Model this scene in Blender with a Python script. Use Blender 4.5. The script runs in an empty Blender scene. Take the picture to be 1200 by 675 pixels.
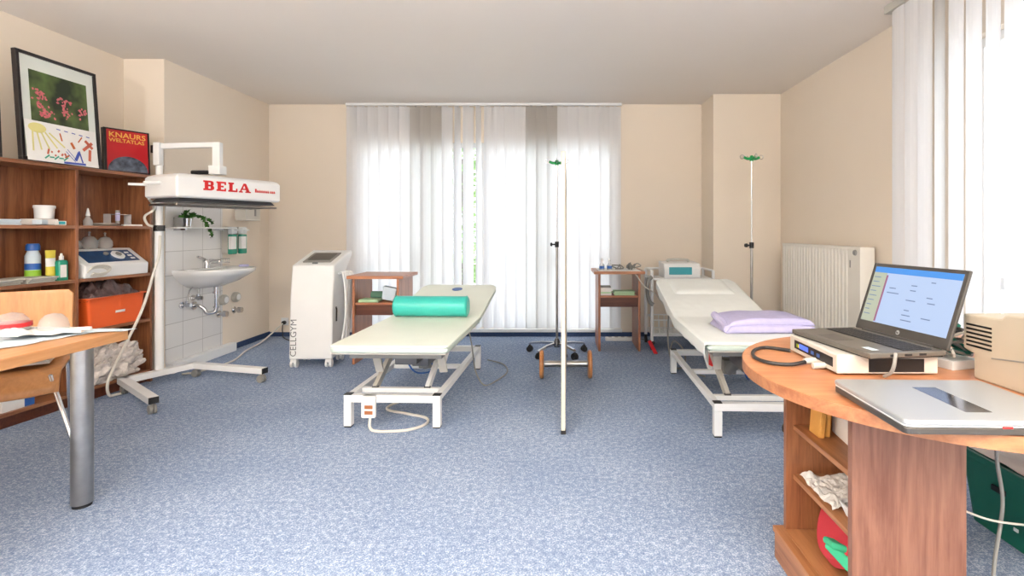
import bpy, bmesh, math, random
from mathutils import Vector, Matrix, noise
R = math.radians
PI = math.pi
random.seed(7)
SC = bpy.context.scene
COL = SC.collection

# ------------------------------------------------------------------ materials
def nt(name):
    m = bpy.data.materials.new(name); m.use_nodes = True
    t = m.node_tree; b = t.nodes['Principled BSDF']
    return m, t, b
def rgb(h):
    if isinstance(h, str):
        h = h.lstrip('#'); c = [int(h[i:i+2], 16)/255 for i in (0, 2, 4)]
    else: c = [v/255 for v in h]
    return tuple([(v/12.92 if v <= .04045 else ((v+.055)/1.055)**2.4) for v in c] + [1])
def node(t, kind, **kw):
    n = t.nodes.new(kind)
    for k, v in kw.items():
        if hasattr(n, k): setattr(n, k, v)
        else: n.inputs[k.replace('_', ' ')].default_value = v
    return n
def ramp(t, stops):
    n = t.nodes.new('ShaderNodeValToRGB'); e = n.color_ramp.elements
    while len(e) < len(stops): e.new(.5)
    for i, (p, c) in enumerate(stops): e[i].position = p; e[i].color = rgb(c)
    return n
def coords(t, scale=(1, 1, 1), rot=(0, 0, 0)):
    tc = t.nodes.new('ShaderNodeTexCoord'); mp = t.nodes.new('ShaderNodeMapping')
    mp.inputs['Scale'].default_value = scale; mp.inputs['Rotation'].default_value = rot
    t.links.new(tc.outputs['Object'], mp.inputs['Vector']); return mp
def plain(name, c, rough=.5, metal=0, var=.04, nscale=6, bump=0, spec=.5, coat=0):
    m, t, b = nt(name)
    c0 = rgb(c); mp = coords(t)
    n = node(t, 'ShaderNodeTexNoise', Scale=nscale, Detail=4)
    t.links.new(mp.outputs[0], n.inputs['Vector'])
    r = t.nodes.new('ShaderNodeValToRGB')
    r.color_ramp.elements[0].position = .3; r.color_ramp.elements[1].position = .7
    r.color_ramp.elements[0].color = tuple([v*(1-var) for v in c0[:3]]+[1])
    r.color_ramp.elements[1].color = tuple([min(1, v*(1+var)) for v in c0[:3]]+[1])
    t.links.new(n.outputs['Fac'], r.inputs[0]); t.links.new(r.outputs[0], b.inputs['Base Color'])
    b.inputs['Roughness'].default_value = rough; b.inputs['Metallic'].default_value = metal
    b.inputs['Specular IOR Level'].default_value = spec
    if coat: b.inputs['Coat Weight'].default_value = coat; b.inputs['Coat Roughness'].default_value = .1
    if bump:
        n2 = node(t, 'ShaderNodeTexNoise', Scale=nscale*12, Detail=5)
        t.links.new(mp.outputs[0], n2.inputs['Vector'])
        bp = node(t, 'ShaderNodeBump', Strength=bump, Distance=.002)
        t.links.new(n2.outputs['Fac'], bp.inputs['Height']); t.links.new(bp.outputs[0], b.inputs['Normal'])
    return m
def wood(name, dark, light, axis='Z', scale=1.0, rough=.38, stretch=14):
    m, t, b = nt(name)
    s = {'X': (1, stretch, stretch), 'Y': (stretch, 1, stretch), 'Z': (stretch, stretch, 1)}[axis]
    mp = coords(t, tuple(v*scale for v in s))
    n = node(t, 'ShaderNodeTexNoise', Scale=1.6, Detail=8, Roughness=.62, Distortion=.9)
    t.links.new(mp.outputs[0], n.inputs['Vector'])
    n3 = node(t, 'ShaderNodeTexNoise', Scale=9, Detail=3, Roughness=.6)
    t.links.new(mp.outputs[0], n3.inputs['Vector'])
    mx = node(t, 'ShaderNodeMath', operation='MULTIPLY_ADD'); mx.inputs[1].default_value = .35
    t.links.new(n3.outputs['Fac'], mx.inputs[0]); t.links.new(n.outputs['Fac'], mx.inputs[2])
    r = ramp(t, [(.48, dark), (.82, light)])
    t.links.new(mx.outputs[0], r.inputs[0]); t.links.new(r.outputs[0], b.inputs['Base Color'])
    b.inputs['Roughness'].default_value = rough
    bp = node(t, 'ShaderNodeBump', Strength=.06, Distance=.001)
    t.links.new(n3.outputs['Fac'], bp.inputs['Height']); t.links.new(bp.outputs[0], b.inputs['Normal'])
    return m
def glassy(name, c='#ffffff', rough=.03, ior=1.45, alpha=.25):
    m, t, b = nt(name)
    n = node(t, 'ShaderNodeTexNoise', Scale=30)
    b.inputs['Base Color'].default_value = rgb(c); b.inputs['Roughness'].default_value = rough
    b.inputs['IOR'].default_value = ior; b.inputs['Alpha'].default_value = alpha
    return m
def emit(name, c, s):
    m, t, b = nt(name)
    b.inputs['Base Color'].default_value = tuple([v*.12 for v in rgb(c)[:3]]+[1]); b.inputs['Roughness'].default_value = .25
    b.inputs['Emission Color'].default_value = rgb(c); b.inputs['Emission Strength'].default_value = s
    return m

def carpet():
    m, t, b = nt('carpet_fibre')
    mp = coords(t)
    n1 = node(t, 'ShaderNodeTexNoise', Scale=150, Detail=3, Roughness=.75)
    n2 = node(t, 'ShaderNodeTexNoise', Scale=42, Detail=4, Roughness=.7)
    n3 = node(t, 'ShaderNodeTexNoise', Scale=2.2, Detail=3)
    for n in (n1, n2, n3): t.links.new(mp.outputs[0], n.inputs['Vector'])
    a = node(t, 'ShaderNodeMath', operation='MULTIPLY_ADD'); a.inputs[1].default_value = .55
    t.links.new(n2.outputs['Fac'], a.inputs[0]); t.links.new(n1.outputs['Fac'], a.inputs[2])
    a2 = node(t, 'ShaderNodeMath', operation='MULTIPLY_ADD'); a2.inputs[1].default_value = .12
    t.links.new(n3.outputs['Fac'], a2.inputs[0]); t.links.new(a.outputs[0], a2.inputs[2])
    r = ramp(t, [(.52, '#51648a'), (.82, '#8395b3'), (1.12, '#c6d0de')])
    t.links.new(a2.outputs[0], r.inputs[0]); t.links.new(r.outputs[0], b.inputs['Base Color'])
    b.inputs['Roughness'].default_value = .95; b.inputs['Specular IOR Level'].default_value = .1
    bp = node(t, 'ShaderNodeBump', Strength=.35, Distance=.004)
    t.links.new(a.outputs[0], bp.inputs['Height']); t.links.new(bp.outputs[0], b.inputs['Normal'])
    return m
def tiles():
    m, t, b = nt('glazed_tile')
    tc = t.nodes.new('ShaderNodeTexCoord'); sp = t.nodes.new('ShaderNodeSeparateXYZ'); cb = t.nodes.new('ShaderNodeCombineXYZ')
    t.links.new(tc.outputs['Object'], sp.inputs[0]); t.links.new(sp.outputs['Y'], cb.inputs[0]); t.links.new(sp.outputs['Z'], cb.inputs[1])
    br = t.nodes.new('ShaderNodeTexBrick'); br.offset = 0; br.squash = 1
    br.inputs['Scale'].default_value = 1; br.inputs['Brick Width'].default_value = .25; br.inputs['Row Height'].default_value = .206
    br.inputs['Mortar Size'].default_value = .0028; br.inputs['Mortar Smooth'].default_value = .2
    br.inputs['Color1'].default_value = rgb('#e6e4e2'); br.inputs['Color2'].default_value = rgb('#dfdedd'); br.inputs['Mortar'].default_value = rgb('#b9b6b4')
    t.links.new(cb.outputs[0], br.inputs['Vector']); t.links.new(br.outputs['Color'], b.inputs['Base Color'])
    b.inputs['Roughness'].default_value = .18
    bp = node(t, 'ShaderNodeBump', Strength=.3, Distance=.002); bp.invert = True
    t.links.new(br.outputs['Fac'], bp.inputs['Height']); t.links.new(bp.outputs[0], b.inputs['Normal'])
    return m
def fabric_translucent(name, c, tr=.55):
    m, t, b = nt(name)
    out = t.nodes['Material Output']
    mp = coords(t, (1, 1, 1)); n = node(t, 'ShaderNodeTexNoise', Scale=60, Detail=2)
    mp2 = coords(t, (90, 90, 1.2)); n2 = node(t, 'ShaderNodeTexNoise', Scale=1, Detail=2)
    t.links.new(mp2.outputs[0], n2.inputs['Vector'])
    c0 = rgb(c); r = t.nodes.new('ShaderNodeValToRGB')
    r.color_ramp.elements[0].color = tuple([v*.93 for v in c0[:3]]+[1]); r.color_ramp.elements[1].color = c0
    t.links.new(n2.outputs['Fac'], r.inputs[0])
    d = t.nodes.new('ShaderNodeBsdfDiffuse'); tl = t.nodes.new('ShaderNodeBsdfTranslucent'); mx = t.nodes.new('ShaderNodeMixShader')
    t.links.new(r.outputs[0], d.inputs[0]); t.links.new(r.outputs[0], tl.inputs[0])
    mx.inputs[0].default_value = tr
    t.links.new(d.outputs[0], mx.inputs[1]); t.links.new(tl.outputs[0], mx.inputs[2]); t.links.new(mx.outputs[0], out.inputs[0])
    return m
def leafmat(name, c1, c2):
    m, t, b = nt(name)
    mp = coords(t); n = node(t, 'ShaderNodeTexNoise', Scale=9, Detail=2); t.links.new(mp.outputs[0], n.inputs['Vector'])
    r = ramp(t, [(.35, c1), (.65, c2)]); t.links.new(n.outputs['Fac'], r.inputs[0]); t.links.new(r.outputs[0], b.inputs['Base Color'])
    b.inputs['Roughness'].default_value = .5
    return m

M = {}
M['carpet'] = carpet(); M['tile'] = tiles()
M['wall'] = plain('painted_plaster', '#ebdecd', .85, var=.015, nscale=1.2, bump=.05)
M['ceiling'] = plain('ceiling_paint', '#ebe3da', .9, var=.012, nscale=1.0, bump=.04)
M['skirt'] = plain('carpet_skirting', '#33486c', .9, var=.15, nscale=60)
M['white'] = plain('white_enamel', '#eceded', .35, var=.015)
M['white_plastic'] = plain('white_plastic', '#e8e9e8', .42, var=.015)
M['cream_plastic'] = plain('cream_plastic', '#cdc9c0', .5, var=.02)
M['beige'] = plain('aged_beige_plastic', '#b6ac9a', .55, var=.03)
M['ceramic'] = plain('white_ceramic', '#eeeeec', .12, var=.01, coat=.5)
M['radiator'] = plain('radiator_enamel', '#e8e4da', .35, var=.01)
M['chrome'] = plain('chrome', '#c9c9cb', .12, 1, var=.03)
M['steel'] = plain('brushed_steel', '#a9a6a2', .3, 1, var=.08, nscale=20)
M['darkmetal'] = plain('dark_metal', '#6a6a6c', .35, .8)
M['greymetal'] = plain('grey_painted_metal', '#b9b5ac', .45)
M['black'] = plain('black_plastic', '#17171a', .45)
M['rubber'] = plain('black_rubber', '#222224', .75)
M['greyplastic'] = plain('grey_plastic', '#8d8c88', .5)
M['vinyl'] = plain('pale_green_vinyl', '#e6ebdf', .42, var=.02, bump=.05)
M['vinyl_edge'] = plain('sage_vinyl', '#b7c4bb', .45)
M['sheet'] = plain('white_cotton', '#edf1ef', .9, var=.015, nscale=14, bump=.1)
M['teal'] = plain('teal_vinyl', '#3bb9ae', .33, var=.03, bump=.03)
M['lavender'] = plain('lavender_terry', '#bdb8dc', .95, var=.05, nscale=30, bump=.5)
M['navy'] = plain('navy_vinyl', '#2e3350', .5)
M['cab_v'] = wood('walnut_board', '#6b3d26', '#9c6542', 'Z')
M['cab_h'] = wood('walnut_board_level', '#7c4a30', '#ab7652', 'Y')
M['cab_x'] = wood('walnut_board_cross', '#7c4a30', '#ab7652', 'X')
M['desk_top'] = wood('desk_veneer', '#b56e46', '#d39468', 'X', scale=.8, rough=.3, stretch=9)
M['desk_edge'] = wood('desk_edge_band', '#9a6040', '#b98058', 'X', scale=.8)
M['desk_panel'] = wood('mahogany_panel', '#6b4232', '#8e6450', 'Z', scale=.9, rough=.35)
M['desk_shelf'] = wood('desk_shelf_veneer', '#8a5634', '#b07a50', 'Y', scale=.9)
M['beech'] = wood('beech_ply', '#ac7343', '#c88e58', 'Z', scale=.8, stretch=10)
M['table_edge'] = wood('table_edge', '#b57a4a', '#d09a68', 'Y', scale=.8)
M['cherry'] = wood('cherry_veneer', '#8c5236', '#b67a58', 'Z')
M['cherry_h'] = wood('cherry_veneer_level', '#96583a', '#bd7f5a', 'X')
M['darkwood'] = wood('dark_veneer', '#4b2519', '#6b3a26', 'X')
M['wheelwood'] = wood('wooden_rim', '#a8683a', '#cf9057', 'X', stretch=4)
M['slat'] = fabric_translucent('blind_fabric', '#f1f1f3', .42)
M['slat_grey'] = fabric_translucent('grey_blind_fabric', '#d8d6d4', .66)
M['glass'] = glassy('window_glass', '#ffffff', 0, 1.45, .08)
M['clear'] = glassy('clear_plastic', '#f2f2f2', .12, 1.45, .35)
M['bag'] = plain('clear_bag_film', '#e6ded8', .2, var=.25, nscale=30); M['bag'].node_tree.nodes['Principled BSDF'].inputs['Alpha'].default_value = .8
M['darkbag'] = plain('dark_bag_film', '#5a4746', .25, var=.3, nscale=22)
M['cup_glass'] = glassy('cup_glass', '#dfe0de', .06, 1.45, .38); M['thin_glass'] = glassy('thin_glass', '#b9bdbd', .04, 1.5, .38)
M['orange'] = plain('orange_plastic', '#f0652a', .4, var=.03)
M['red'] = plain('red_plastic', '#d0242c', .4)
M['redprint'] = plain('red_print', '#cf1f22', .5)
M['green_iv'] = plain('green_plastic', '#11964f', .35)
M['green_soap'] = plain('green_bottle', '#1c9478', .3)
M['green_crate'] = plain('dark_green_plastic', '#0c6a58', .5, var=.06)
M['green_cloth'] = plain('green_cloth', '#3fb98a', .9, bump=.3)
M['red_cloth'] = plain('red_fabric', '#bf3440', .9, var=.06, bump=.4)
M['paper'] = plain('white_paper', '#eceae6', .8, var=.03, nscale=9)
M['palegreen'] = plain('pale_green_paper', '#b9dcb4', .85)
M['darkgreen_roll'] = plain('green_foam', '#5b8672', .8)
M['bluepaper'] = plain('pale_blue_paper', '#cfdde6', .8, var=.05, nscale=15)
M['blue'] = plain('blue_plastic', '#2f63b0', .4)
M['bluepanel'] = plain('blue_control_panel', '#2c4d78', .3, var=.25, nscale=12)
M['cyan'] = plain('teal_label', '#2b98a6', .4)
M['yellow'] = plain('yellow_print', '#d9c84a', .5, var=.1)
M['lime'] = plain('lime_print', '#8fc03a', .5)
M['grey_text'] = plain('grey_print', '#6d7074', .5)
M['gold'] = plain('gold_print', '#e3b04e', .5)
M['plug_orange'] = plain('brown_window', '#a8683e', .4)
M['laptop_grey'] = plain('laptop_grey', '#6f6a63', .38, .3, var=.05)
M['laptop_dark'] = plain('laptop_bezel', '#4a4744', .35, .2)
M['keys'] = plain('keycaps', '#2d2c2c', .5)
M['silver'] = plain('silver_lid', '#b2b5b7', .3, .45, var=.01)
M['silver_mirror'] = plain('mirror_inlay', '#8f9096', .12, .9)
M['tan'] = plain('tan_card', '#d79a4a', .7)
M['cable_white'] = plain('white_cable', '#d6d2c8', .5)
M['cable_black'] = plain('black_cable', '#2b2a2b', .5)
M['cable_grey'] = plain('grey_cable', '#8b8a86', .5)
M['leaf'] = leafmat('ivy_leaf', '#2c5a22', '#4e8a34')
M['tree_leaf'] = leafmat('tree_leaf', '#5d8a3c', '#9cc465')
M['bark'] = plain('bark', '#5c4a3a', .9, var=.2)
M['lawn'] = leafmat('pale_paving', '#c9c9c6', '#dddcd8')
M['facade'] = plain('pale_render', '#dfe0de', .9)
M['cabtext'] = M['grey_text']
M['panel_cream'] = plain('cream_laminate', '#e4d8c2', .4, var=.01)
M['lamp'] = emit('lamp_diffuser', '#fff3e2', 4)
M['mat_board'] = plain('mount_board', '#dfe3dc', .8)
M['frame_black'] = plain('black_frame', '#1c1618', .35)
M['photo_dark'] = leafmat('photo_foliage', '#1e2a18', '#5b6f3a')
M['pink'] = plain('pink_print', '#d8707a', .6, var=.2, nscale=40)
M['crayon_y'] = plain('yellow_crayon', '#ddd48c', .7); M['crayon_r'] = plain('red_crayon', '#cb6a52', .7)
M['crayon_b'] = plain('blue_crayon', '#4759b0', .7); M['crayon_g'] = plain('green_crayon', '#3ea389', .7); M['crayon_o'] = plain('orange_crayon', '#c66a3a', .7)
M['book_red'] = plain('red_cover', '#b81f26', .3); M['globe'] = plain('globe_print', '#4d5664', .4, var=.9, nscale=22)

# ------------------------------------------------------------------ mesh builder
def rotm(rx=0, ry=0, rz=0): return (Matrix.Rotation(R(rz), 4, 'Z') @ Matrix.Rotation(R(ry), 4, 'Y') @ Matrix.Rotation(R(rx), 4, 'X'))
def smooth_path(pts, n=8):
    P = [Vector(p) for p in pts]
    if len(P) < 3: return P
    Q = [P[0]*2-P[1]] + P + [P[-1]*2-P[-2]]; out = []
    for i in range(1, len(Q)-2):
        a, b, c, d = Q[i-1:i+3]
        for k in range(n):
            s = k/n
            out.append(.5*((2*b)+(c-a)*s+(2*a-5*b+4*c-d)*s*s+(3*b-a-3*c+d)*s**3))
    out.append(P[-1]); return out
class MB:
    def __init__(s): s.v = []; s.f = []; s.m = []; s.T = Matrix.Identity(4)
    def add(s, vs, fs, m=0):
        o = len(s.v)
        s.v += [tuple(s.T @ Vector(p)) for p in vs]
        s.f += [tuple(i+o for i in f) for f in fs]; s.m += [m]*len(fs); return s
    def box(s, c, d, rot=None, m=0, taper=1.0):
        hx, hy, hz = d[0]/2, d[1]/2, d[2]/2; vs = []
        for z in (-1, 1):
            k = taper if z < 0 else 1
            for x, y in ((-1, -1), (1, -1), (1, 1), (-1, 1)): vs.append(Vector((x*hx*k, y*hy*k, z*hz)))
        if rot is not None: vs = [rot @ p for p in vs]
        vs = [p+Vector(c) for p in vs]
        return s.add(vs, [(0, 3, 2, 1), (4, 5, 6, 7), (0, 1, 5, 4), (1, 2, 6, 5), (2, 3, 7, 6), (3, 0, 4, 7)], m)
    def b2(s, x0, x1, y0, y1, z0, z1, m=0):
        return s.box(((x0+x1)/2, (y0+y1)/2, (z0+z1)/2), (x1-x0, y1-y0, z1-z0), m=m)
    def cyl(s, p0, p1, r0, r1=None, n=20, m=0, caps=True):
        r1 = r0 if r1 is None else r1
        p0 = Vector(p0); p1 = Vector(p1); d = (p1-p0).normalized()
        u = d.orthogonal().normalized(); w = d.cross(u); vs = []
        for p, r in ((p0, r0), (p1, r1)):
            for i in range(n):
                a = 2*PI*i/n; vs.append(p+u*math.cos(a)*r+w*math.sin(a)*r)
        fs = [(i, (i+1) % n, n+(i+1) % n, n+i) for i in range(n)]
        if caps: fs += [tuple(range(n))[::-1], tuple(range(n, 2*n))]
        return s.add(vs, fs, m)
    def beam(s, p0, p1, w, h, m=0, up=(0, 0, 1)):
        p0 = Vector(p0); p1 = Vector(p1); d = (p1-p0).normalized(); up = Vector(up)
        side = d.cross(up)
        if side.length < 1e-4: side = d.cross(Vector((1, 0, 0)))
        side.normalize(); u = side.cross(d).normalized(); vs = []
        for p in (p0, p1):
            for a, b in ((-1, -1), (1, -1), (1, 1), (-1, 1)): vs.append(p+side*a*w/2+u*b*h/2)
        return s.add(vs, [(0, 3, 2, 1), (4, 5, 6, 7), (0, 1, 5, 4), (1, 2, 6, 5), (2, 3, 7, 6), (3, 0, 4, 7)], m)
    def tube(s, pts, r, n=8, m=0, k=8, sm=True):
        P = smooth_path(pts, k) if sm else [Vector(p) for p in pts]
        vs = []; fs = []; u = None
        for i, p in enumerate(P):
            d = (P[min(i+1, len(P)-1)]-P[max(i-1, 0)])
            if d.length < 1e-7: d = Vector((0, 0, 1))
            d.normalize()
            if u is None: u = d.orthogonal().normalized()
            else:
                u = u-d*u.dot(d)
                u = u.normalized() if u.length > 1e-6 else d.orthogonal().normalized()
            w = d.cross(u)
            for j in range(n):
                a = 2*PI*j/n; vs.append(p+u*math.cos(a)*r+w*math.sin(a)*r)
        for i in range(len(P)-1):
            for j in range(n):
                fs.append((i*n+j, i*n+(j+1) % n, (i+1)*n+(j+1) % n, (i+1)*n+j))
        fs += [tuple(range(n))[::-1], tuple(range((len(P)-1)*n, len(P)*n))]
        return s.add(vs, fs, m)
    def lathe(s, prof, c=(0, 0, 0), n=28, m=0, sx=1, sy=1, rot=None):
        vs = []; fs = []; k = len(prof)
        for (r, z) in prof:
            for i in range(n):
                a = 2*PI*i/n; p = Vector((r*math.cos(a)*sx, r*math.sin(a)*sy, z))
                if rot is not None: p = rot @ p
                vs.append(p+Vector(c))
        for j in range(k-1):
            for i in range(n): fs.append((j*n+i, j*n+(i+1) % n, (j+1)*n+(i+1) % n, (j+1)*n+i))
        if prof[0][0] > 1e-5: fs.append(tuple(range(n))[::-1])
        if prof[-1][0] > 1e-5: fs.append(tuple(range((k-1)*n, k*n)))
        return s.add(vs, fs, m)
    def loft(s, rings, m=0, caps=True):
        n = len(rings[0]); vs = [p for r in rings for p in r]; fs = []
        for j in range(len(rings)-1):
            for i in range(n): fs.append((j*n+i, j*n+(i+1) % n, (j+1)*n+(i+1) % n, (j+1)*n+i))
        if caps: fs += [tuple(range(n))[::-1], tuple(range((len(rings)-1)*n, len(rings)*n))]
        return s.add(vs, fs, m)
    def prism(s, poly, z0, z1, m=0, mt=None):
        n = len(poly); vs = [(x, y, z0) for x, y in poly]+[(x, y, z1) for x, y in poly]
        if mt is not None: vs = [mt @ Vector(p) for p in vs]
        fs = [(i, (i+1) % n, n+(i+1) % n, n+i) for i in range(n)]+[tuple(range(n))[::-1], tuple(range(n, 2*n))]
        return s.add(vs, fs, m)
    def grid(s, fn, nu, nv, m=0, thick=0):
        vs = []; fs = []
        for i in range(nu+1):
            for j in range(nv+1): vs.append(Vector(fn(i/nu, j/nv)))
        w = nv+1
        for i in range(nu):
            for j in range(nv): fs.append((i*w+j, (i+1)*w+j, (i+1)*w+j+1, i*w+j+1))
        return s.add(vs, fs, m)
    def ico(s, c, r, sub=2, m=0, sc=(1, 1, 1), nz=0, ns=4, seed=0):
        bm = bmesh.new(); bmesh.ops.create_icosphere(bm, subdivisions=sub, radius=1)
        vs = []
        for v in bm.verts:
            p = v.co.copy(); k = 1+nz*noise.noise(p*ns+Vector((seed, seed*.7, 0))) if nz else 1
            vs.append(Vector((p.x*sc[0]*k*r, p.y*sc[1]*k*r, p.z*sc[2]*k*r))+Vector(c))
        fs = [tuple(v.index for v in f.verts) for f in bm.faces]; bm.free()
        return s.add(vs, fs, m)
    def build(s, name, mats, parent=None, loc=None, rz=0, world=False, smooth=False, bevel=0, seg=2, solid=0, sub=0):
        if not isinstance(mats, (list, tuple)): mats = [mats]
        vs = [Vector(p) for p in s.v]
        if world and parent is not None:
            mt = Matrix.Identity(4); q = parent; chain = []
            while q is not None: chain.append(q); q = q.parent
            for q in reversed(chain): mt = mt @ (Matrix.Translation(q.location) @ q.rotation_euler.to_matrix().to_4x4())
            inv = mt.inverted(); vs = [inv @ p for p in vs]
        o_loc = Vector(loc) if loc is not None else Vector((0, 0, 0))
        if loc is None and parent is None:
            xs = [p.x for p in vs]; ys = [p.y for p in vs]; zs = [p.z for p in vs]
            o_loc = Vector(((min(xs)+max(xs))/2, (min(ys)+max(ys))/2, min(zs)))
            vs = [p-o_loc for p in vs]
        me = bpy.data.meshes.new(name); me.from_pydata([tuple(p) for p in vs], [], s.f); me.update()
        for mm in mats: me.materials.append(M[mm] if isinstance(mm, str) else mm)
        for i, p in enumerate(me.polygons): p.material_index = s.m[i]
        bm = bmesh.new(); bm.from_mesh(me); bmesh.ops.recalc_face_normals(bm, faces=bm.faces); bm.to_mesh(me); bm.free()
        if smooth:
            me.shade_smooth()
            try: me.set_sharp_from_angle(angle=R(40))
            except Exception: pass
        o = bpy.data.objects.new(name, me); COL.objects.link(o)
        o.location = o_loc; o.rotation_euler = (0, 0, R(rz))
        if parent is not None: o.parent = parent
        if sub: md = o.modifiers.new('sub', 'SUBSURF'); md.levels = sub; md.render_levels = sub
        if solid: md = o.modifiers.new('solid', 'SOLIDIFY'); md.thickness = solid
        if bevel:
            md = o.modifiers.new('bevel', 'BEVEL'); md.width = bevel; md.segments = seg; md.limit_method = 'ANGLE'; md.angle_limit = R(40)
        return o
def tag(o, label, cat, group=None, kind=None):
    if label: o['label'] = label
    if cat: o['category'] = cat
    if group: o['group'] = group
    if kind: o['kind'] = kind
    return o
def thing(name, loc, rz, label, cat, group=None):
    o = bpy.data.objects.new(name, None); COL.objects.link(o); o.empty_display_size = .1
    o.location = loc; o.rotation_euler = (0, 0, R(rz)); return tag(o, label, cat, group)
def struct(o): o['kind'] = 'structure'; return o
def text(name, body, size, mat, parent, T, ext=.0006, sx=1.0, font_bold=0.0):
    """flat lettering laid in the local XY plane, then moved by T (in the parent's local space)"""
    cu = bpy.data.curves.new('lettering', 'FONT'); cu.body = body; cu.size = size; cu.extrude = ext; cu.align_x = 'LEFT'; cu.offset = font_bold
    cu.resolution_u = 3
    tmp = bpy.data.objects.new('tmp', cu); COL.objects.link(tmp)
    dg = bpy.context.evaluated_depsgraph_get(); me = bpy.data.meshes.new_from_object(tmp.evaluated_get(dg))
    COL.objects.unlink(tmp); bpy.data.objects.remove(tmp)
    me.transform(Matrix.Diagonal((sx, 1, 1, 1))); me.transform(T)
    me.materials.clear(); me.materials.append(M[mat])
    o = bpy.data.objects.new(name, me); COL.objects.link(o); o.parent = parent; return o
def basis(o, x, y):
    x = Vector(x).normalized(); y = Vector(y).normalized(); z = x.cross(y)
    m = Matrix((x, y, z)).transposed().to_4x4(); m.translation = Vector(o); return m
def rrect(w, h, r, n=5, cx=0, cy=0):
    out = []
    for (sx, sy, a0) in ((1, 1, 0), (-1, 1, 90), (-1, -1, 180), (1, -1, 270)):
        for i in range(n+1):
            a = R(a0+90*i/n); out.append((cx+sx*(w/2-r)+r*math.cos(a), cy+sy*(h/2-r)+r*math.sin(a)))
    return out
def copy_tree(o, parent=None):
    c = o.copy(); COL.objects.link(c); c.parent = parent
    for ch in [q for q in bpy.data.objects if q.parent == o]: copy_tree(ch, c)
    return c

# ================================================================== ROOM
H = 2.65
struct(MB().b2(-3.86, 2.55, -2.7, 6.06, -.12, 0).build('floor', 'carpet', loc=(0, 0, 0)))
struct(MB().b2(-3.86, 2.55, -2.7, 6.06, H, H+.12).build('ceiling', 'ceiling', loc=(0, 0, 0)))
XL = -3.315; YB = 5.855; XR = 2.344
plan = [(-3.856, -2.7), (-3.656, -2.7), (-3.656, 4.30), (XL, 4.30), (XL, 6.055), (-3.856, 6.055)]
struct(MB().prism(plan, 0, H).build('wall_left', 'wall', loc=(0, 0, 0)))
w = MB()
wx0, wx1, wz0, wz1 = -2.30, .62, .09, 2.22
w.b2(XL, wx0, YB, 6.055, 0, H); w.b2(wx1, 1.632, YB, 6.055, 0, H)
w.b2(wx0, wx1, YB, 6.055, wz1, H); w.b2(wx0, wx1, YB, 6.055, 0, wz0)
w.b2(1.632, 2.55, 5.41, 6.055, 0, H)
struct(w.build('wall_back', 'wall', loc=(0, 0, 0)))
w = MB(); ry0, ry1 = .3, 2.95
w.b2(XR, XR+.2, ry1, 5.41, 0, H); w.b2(XR, XR+.2, -2.7, ry0, 0, H)
w.b2(XR, XR+.2, ry0, ry1, 2.30, H); w.b2(XR, XR+.2, ry0, ry1, 0, .1)
struct(w.build('wall_right', 'wall', loc=(0, 0, 0)))
struct(MB().b2(-3.656, -2.9, -2.7, -2.5, 0, H).b2(1.8, XR, -2.7, -2.5, 0, H).b2(-2.9, 1.8, -2.7, -2.5, 0, .5).b2(-2.9, 1.8, -2.7, -2.5, 2.4, H).build('wall_front', 'wall', loc=(0, 0, 0)))  # wide opening added here to admit fill daylight
# skirting
struct(MB().b2(XL+.012, 1.632, YB-.012, YB, 0, .047).build('baseboard_back', 'skirt', loc=(0, 0, 0)))
struct(MB().b2(XL, XL+.012, 5.17, YB, 0, .055).build('baseboard_left', 'skirt', loc=(0, 0, 0)))
struct(MB().b2(XR-.012, XR, 3.0, 5.41, 0, .055).b2(1.632, XR-.012, 5.398, 5.41, 0, .055).build('baseboard_right', 'skirt', loc=(0, 0, 0)))
struct(MB().b2(wx0-.1, wx1+.1, YB-.03, YB, .05, .088).build('trim_1', 'white', loc=(0, 0, 0), bevel=.004))
# white tiled pipe casing along the left wall
struct(MB().b2(XL, XL+.07, 4.31, 5.16, 0, .085).build('trim_2', 'white', loc=(0, 0, 0), bevel=.006))
struct(MB().b2(XL, XL+.010, 4.305, 5.03, .086, 1.50).build('wall_tiles', 'tile', loc=(0, 0, 0), bevel=.002))
# windows
def window(name, x0, x1, z0, z1, mull, rail, along='x', at=0, thick=.06):
    f = MB(); g = MB()
    def bb(mb, a0, a1, t0, t1, c0, c1):
        if along == 'x': mb.b2(a0, a1, at+t0, at+t1, c0, c1)
        else: mb.b2(at+t0, at+t1, a0, a1, c0, c1)
    k = .055
    bb(f, x0, x1, 0, thick, z0, z0+k); bb(f, x0, x1, 0, thick, z1-k, z1)
    bb(f, x0, x0+k, 0, thick, z0+k, z1-k); bb(f, x1-k, x1, 0, thick, z0+k, z1-k)
    for q in mull: bb(f, q-.045, q+.045, 0, thick, z0+k, z1-k)
    for (a0, a1, zz) in rail: bb(f, a0, a1, 0.005, thick-.005, zz-.035, zz+.035)
    bb(g, x0+k, x1-k, thick/2-.004, thick/2+.004, z0+k, z1-k)
    o = f.build(name, 'white', loc=(0, 0, 0), bevel=.004); struct(o)
    g.build('pane', 'glass', parent=o)
    return o
window('window_1', wx0, wx1, wz0, wz1, (-1.55, -1.18, -.85, -.2), ((wx0+.05, -1.6, .92), (-.16, wx1-.05, .92)), 'x', YB+.06)
window('window_2', ry0, ry1, .1, 2.30, (1.2, 2.1), ((ry0+.05, ry1-.05, .92),), 'y', XR+.06)

window('added_fill_window', -2.9, 1.8, .5, 2.4, (-1.7, -.55, .6), (), 'x', -2.64)  # added window behind the camera, so daylight fills the room from the front
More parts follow.
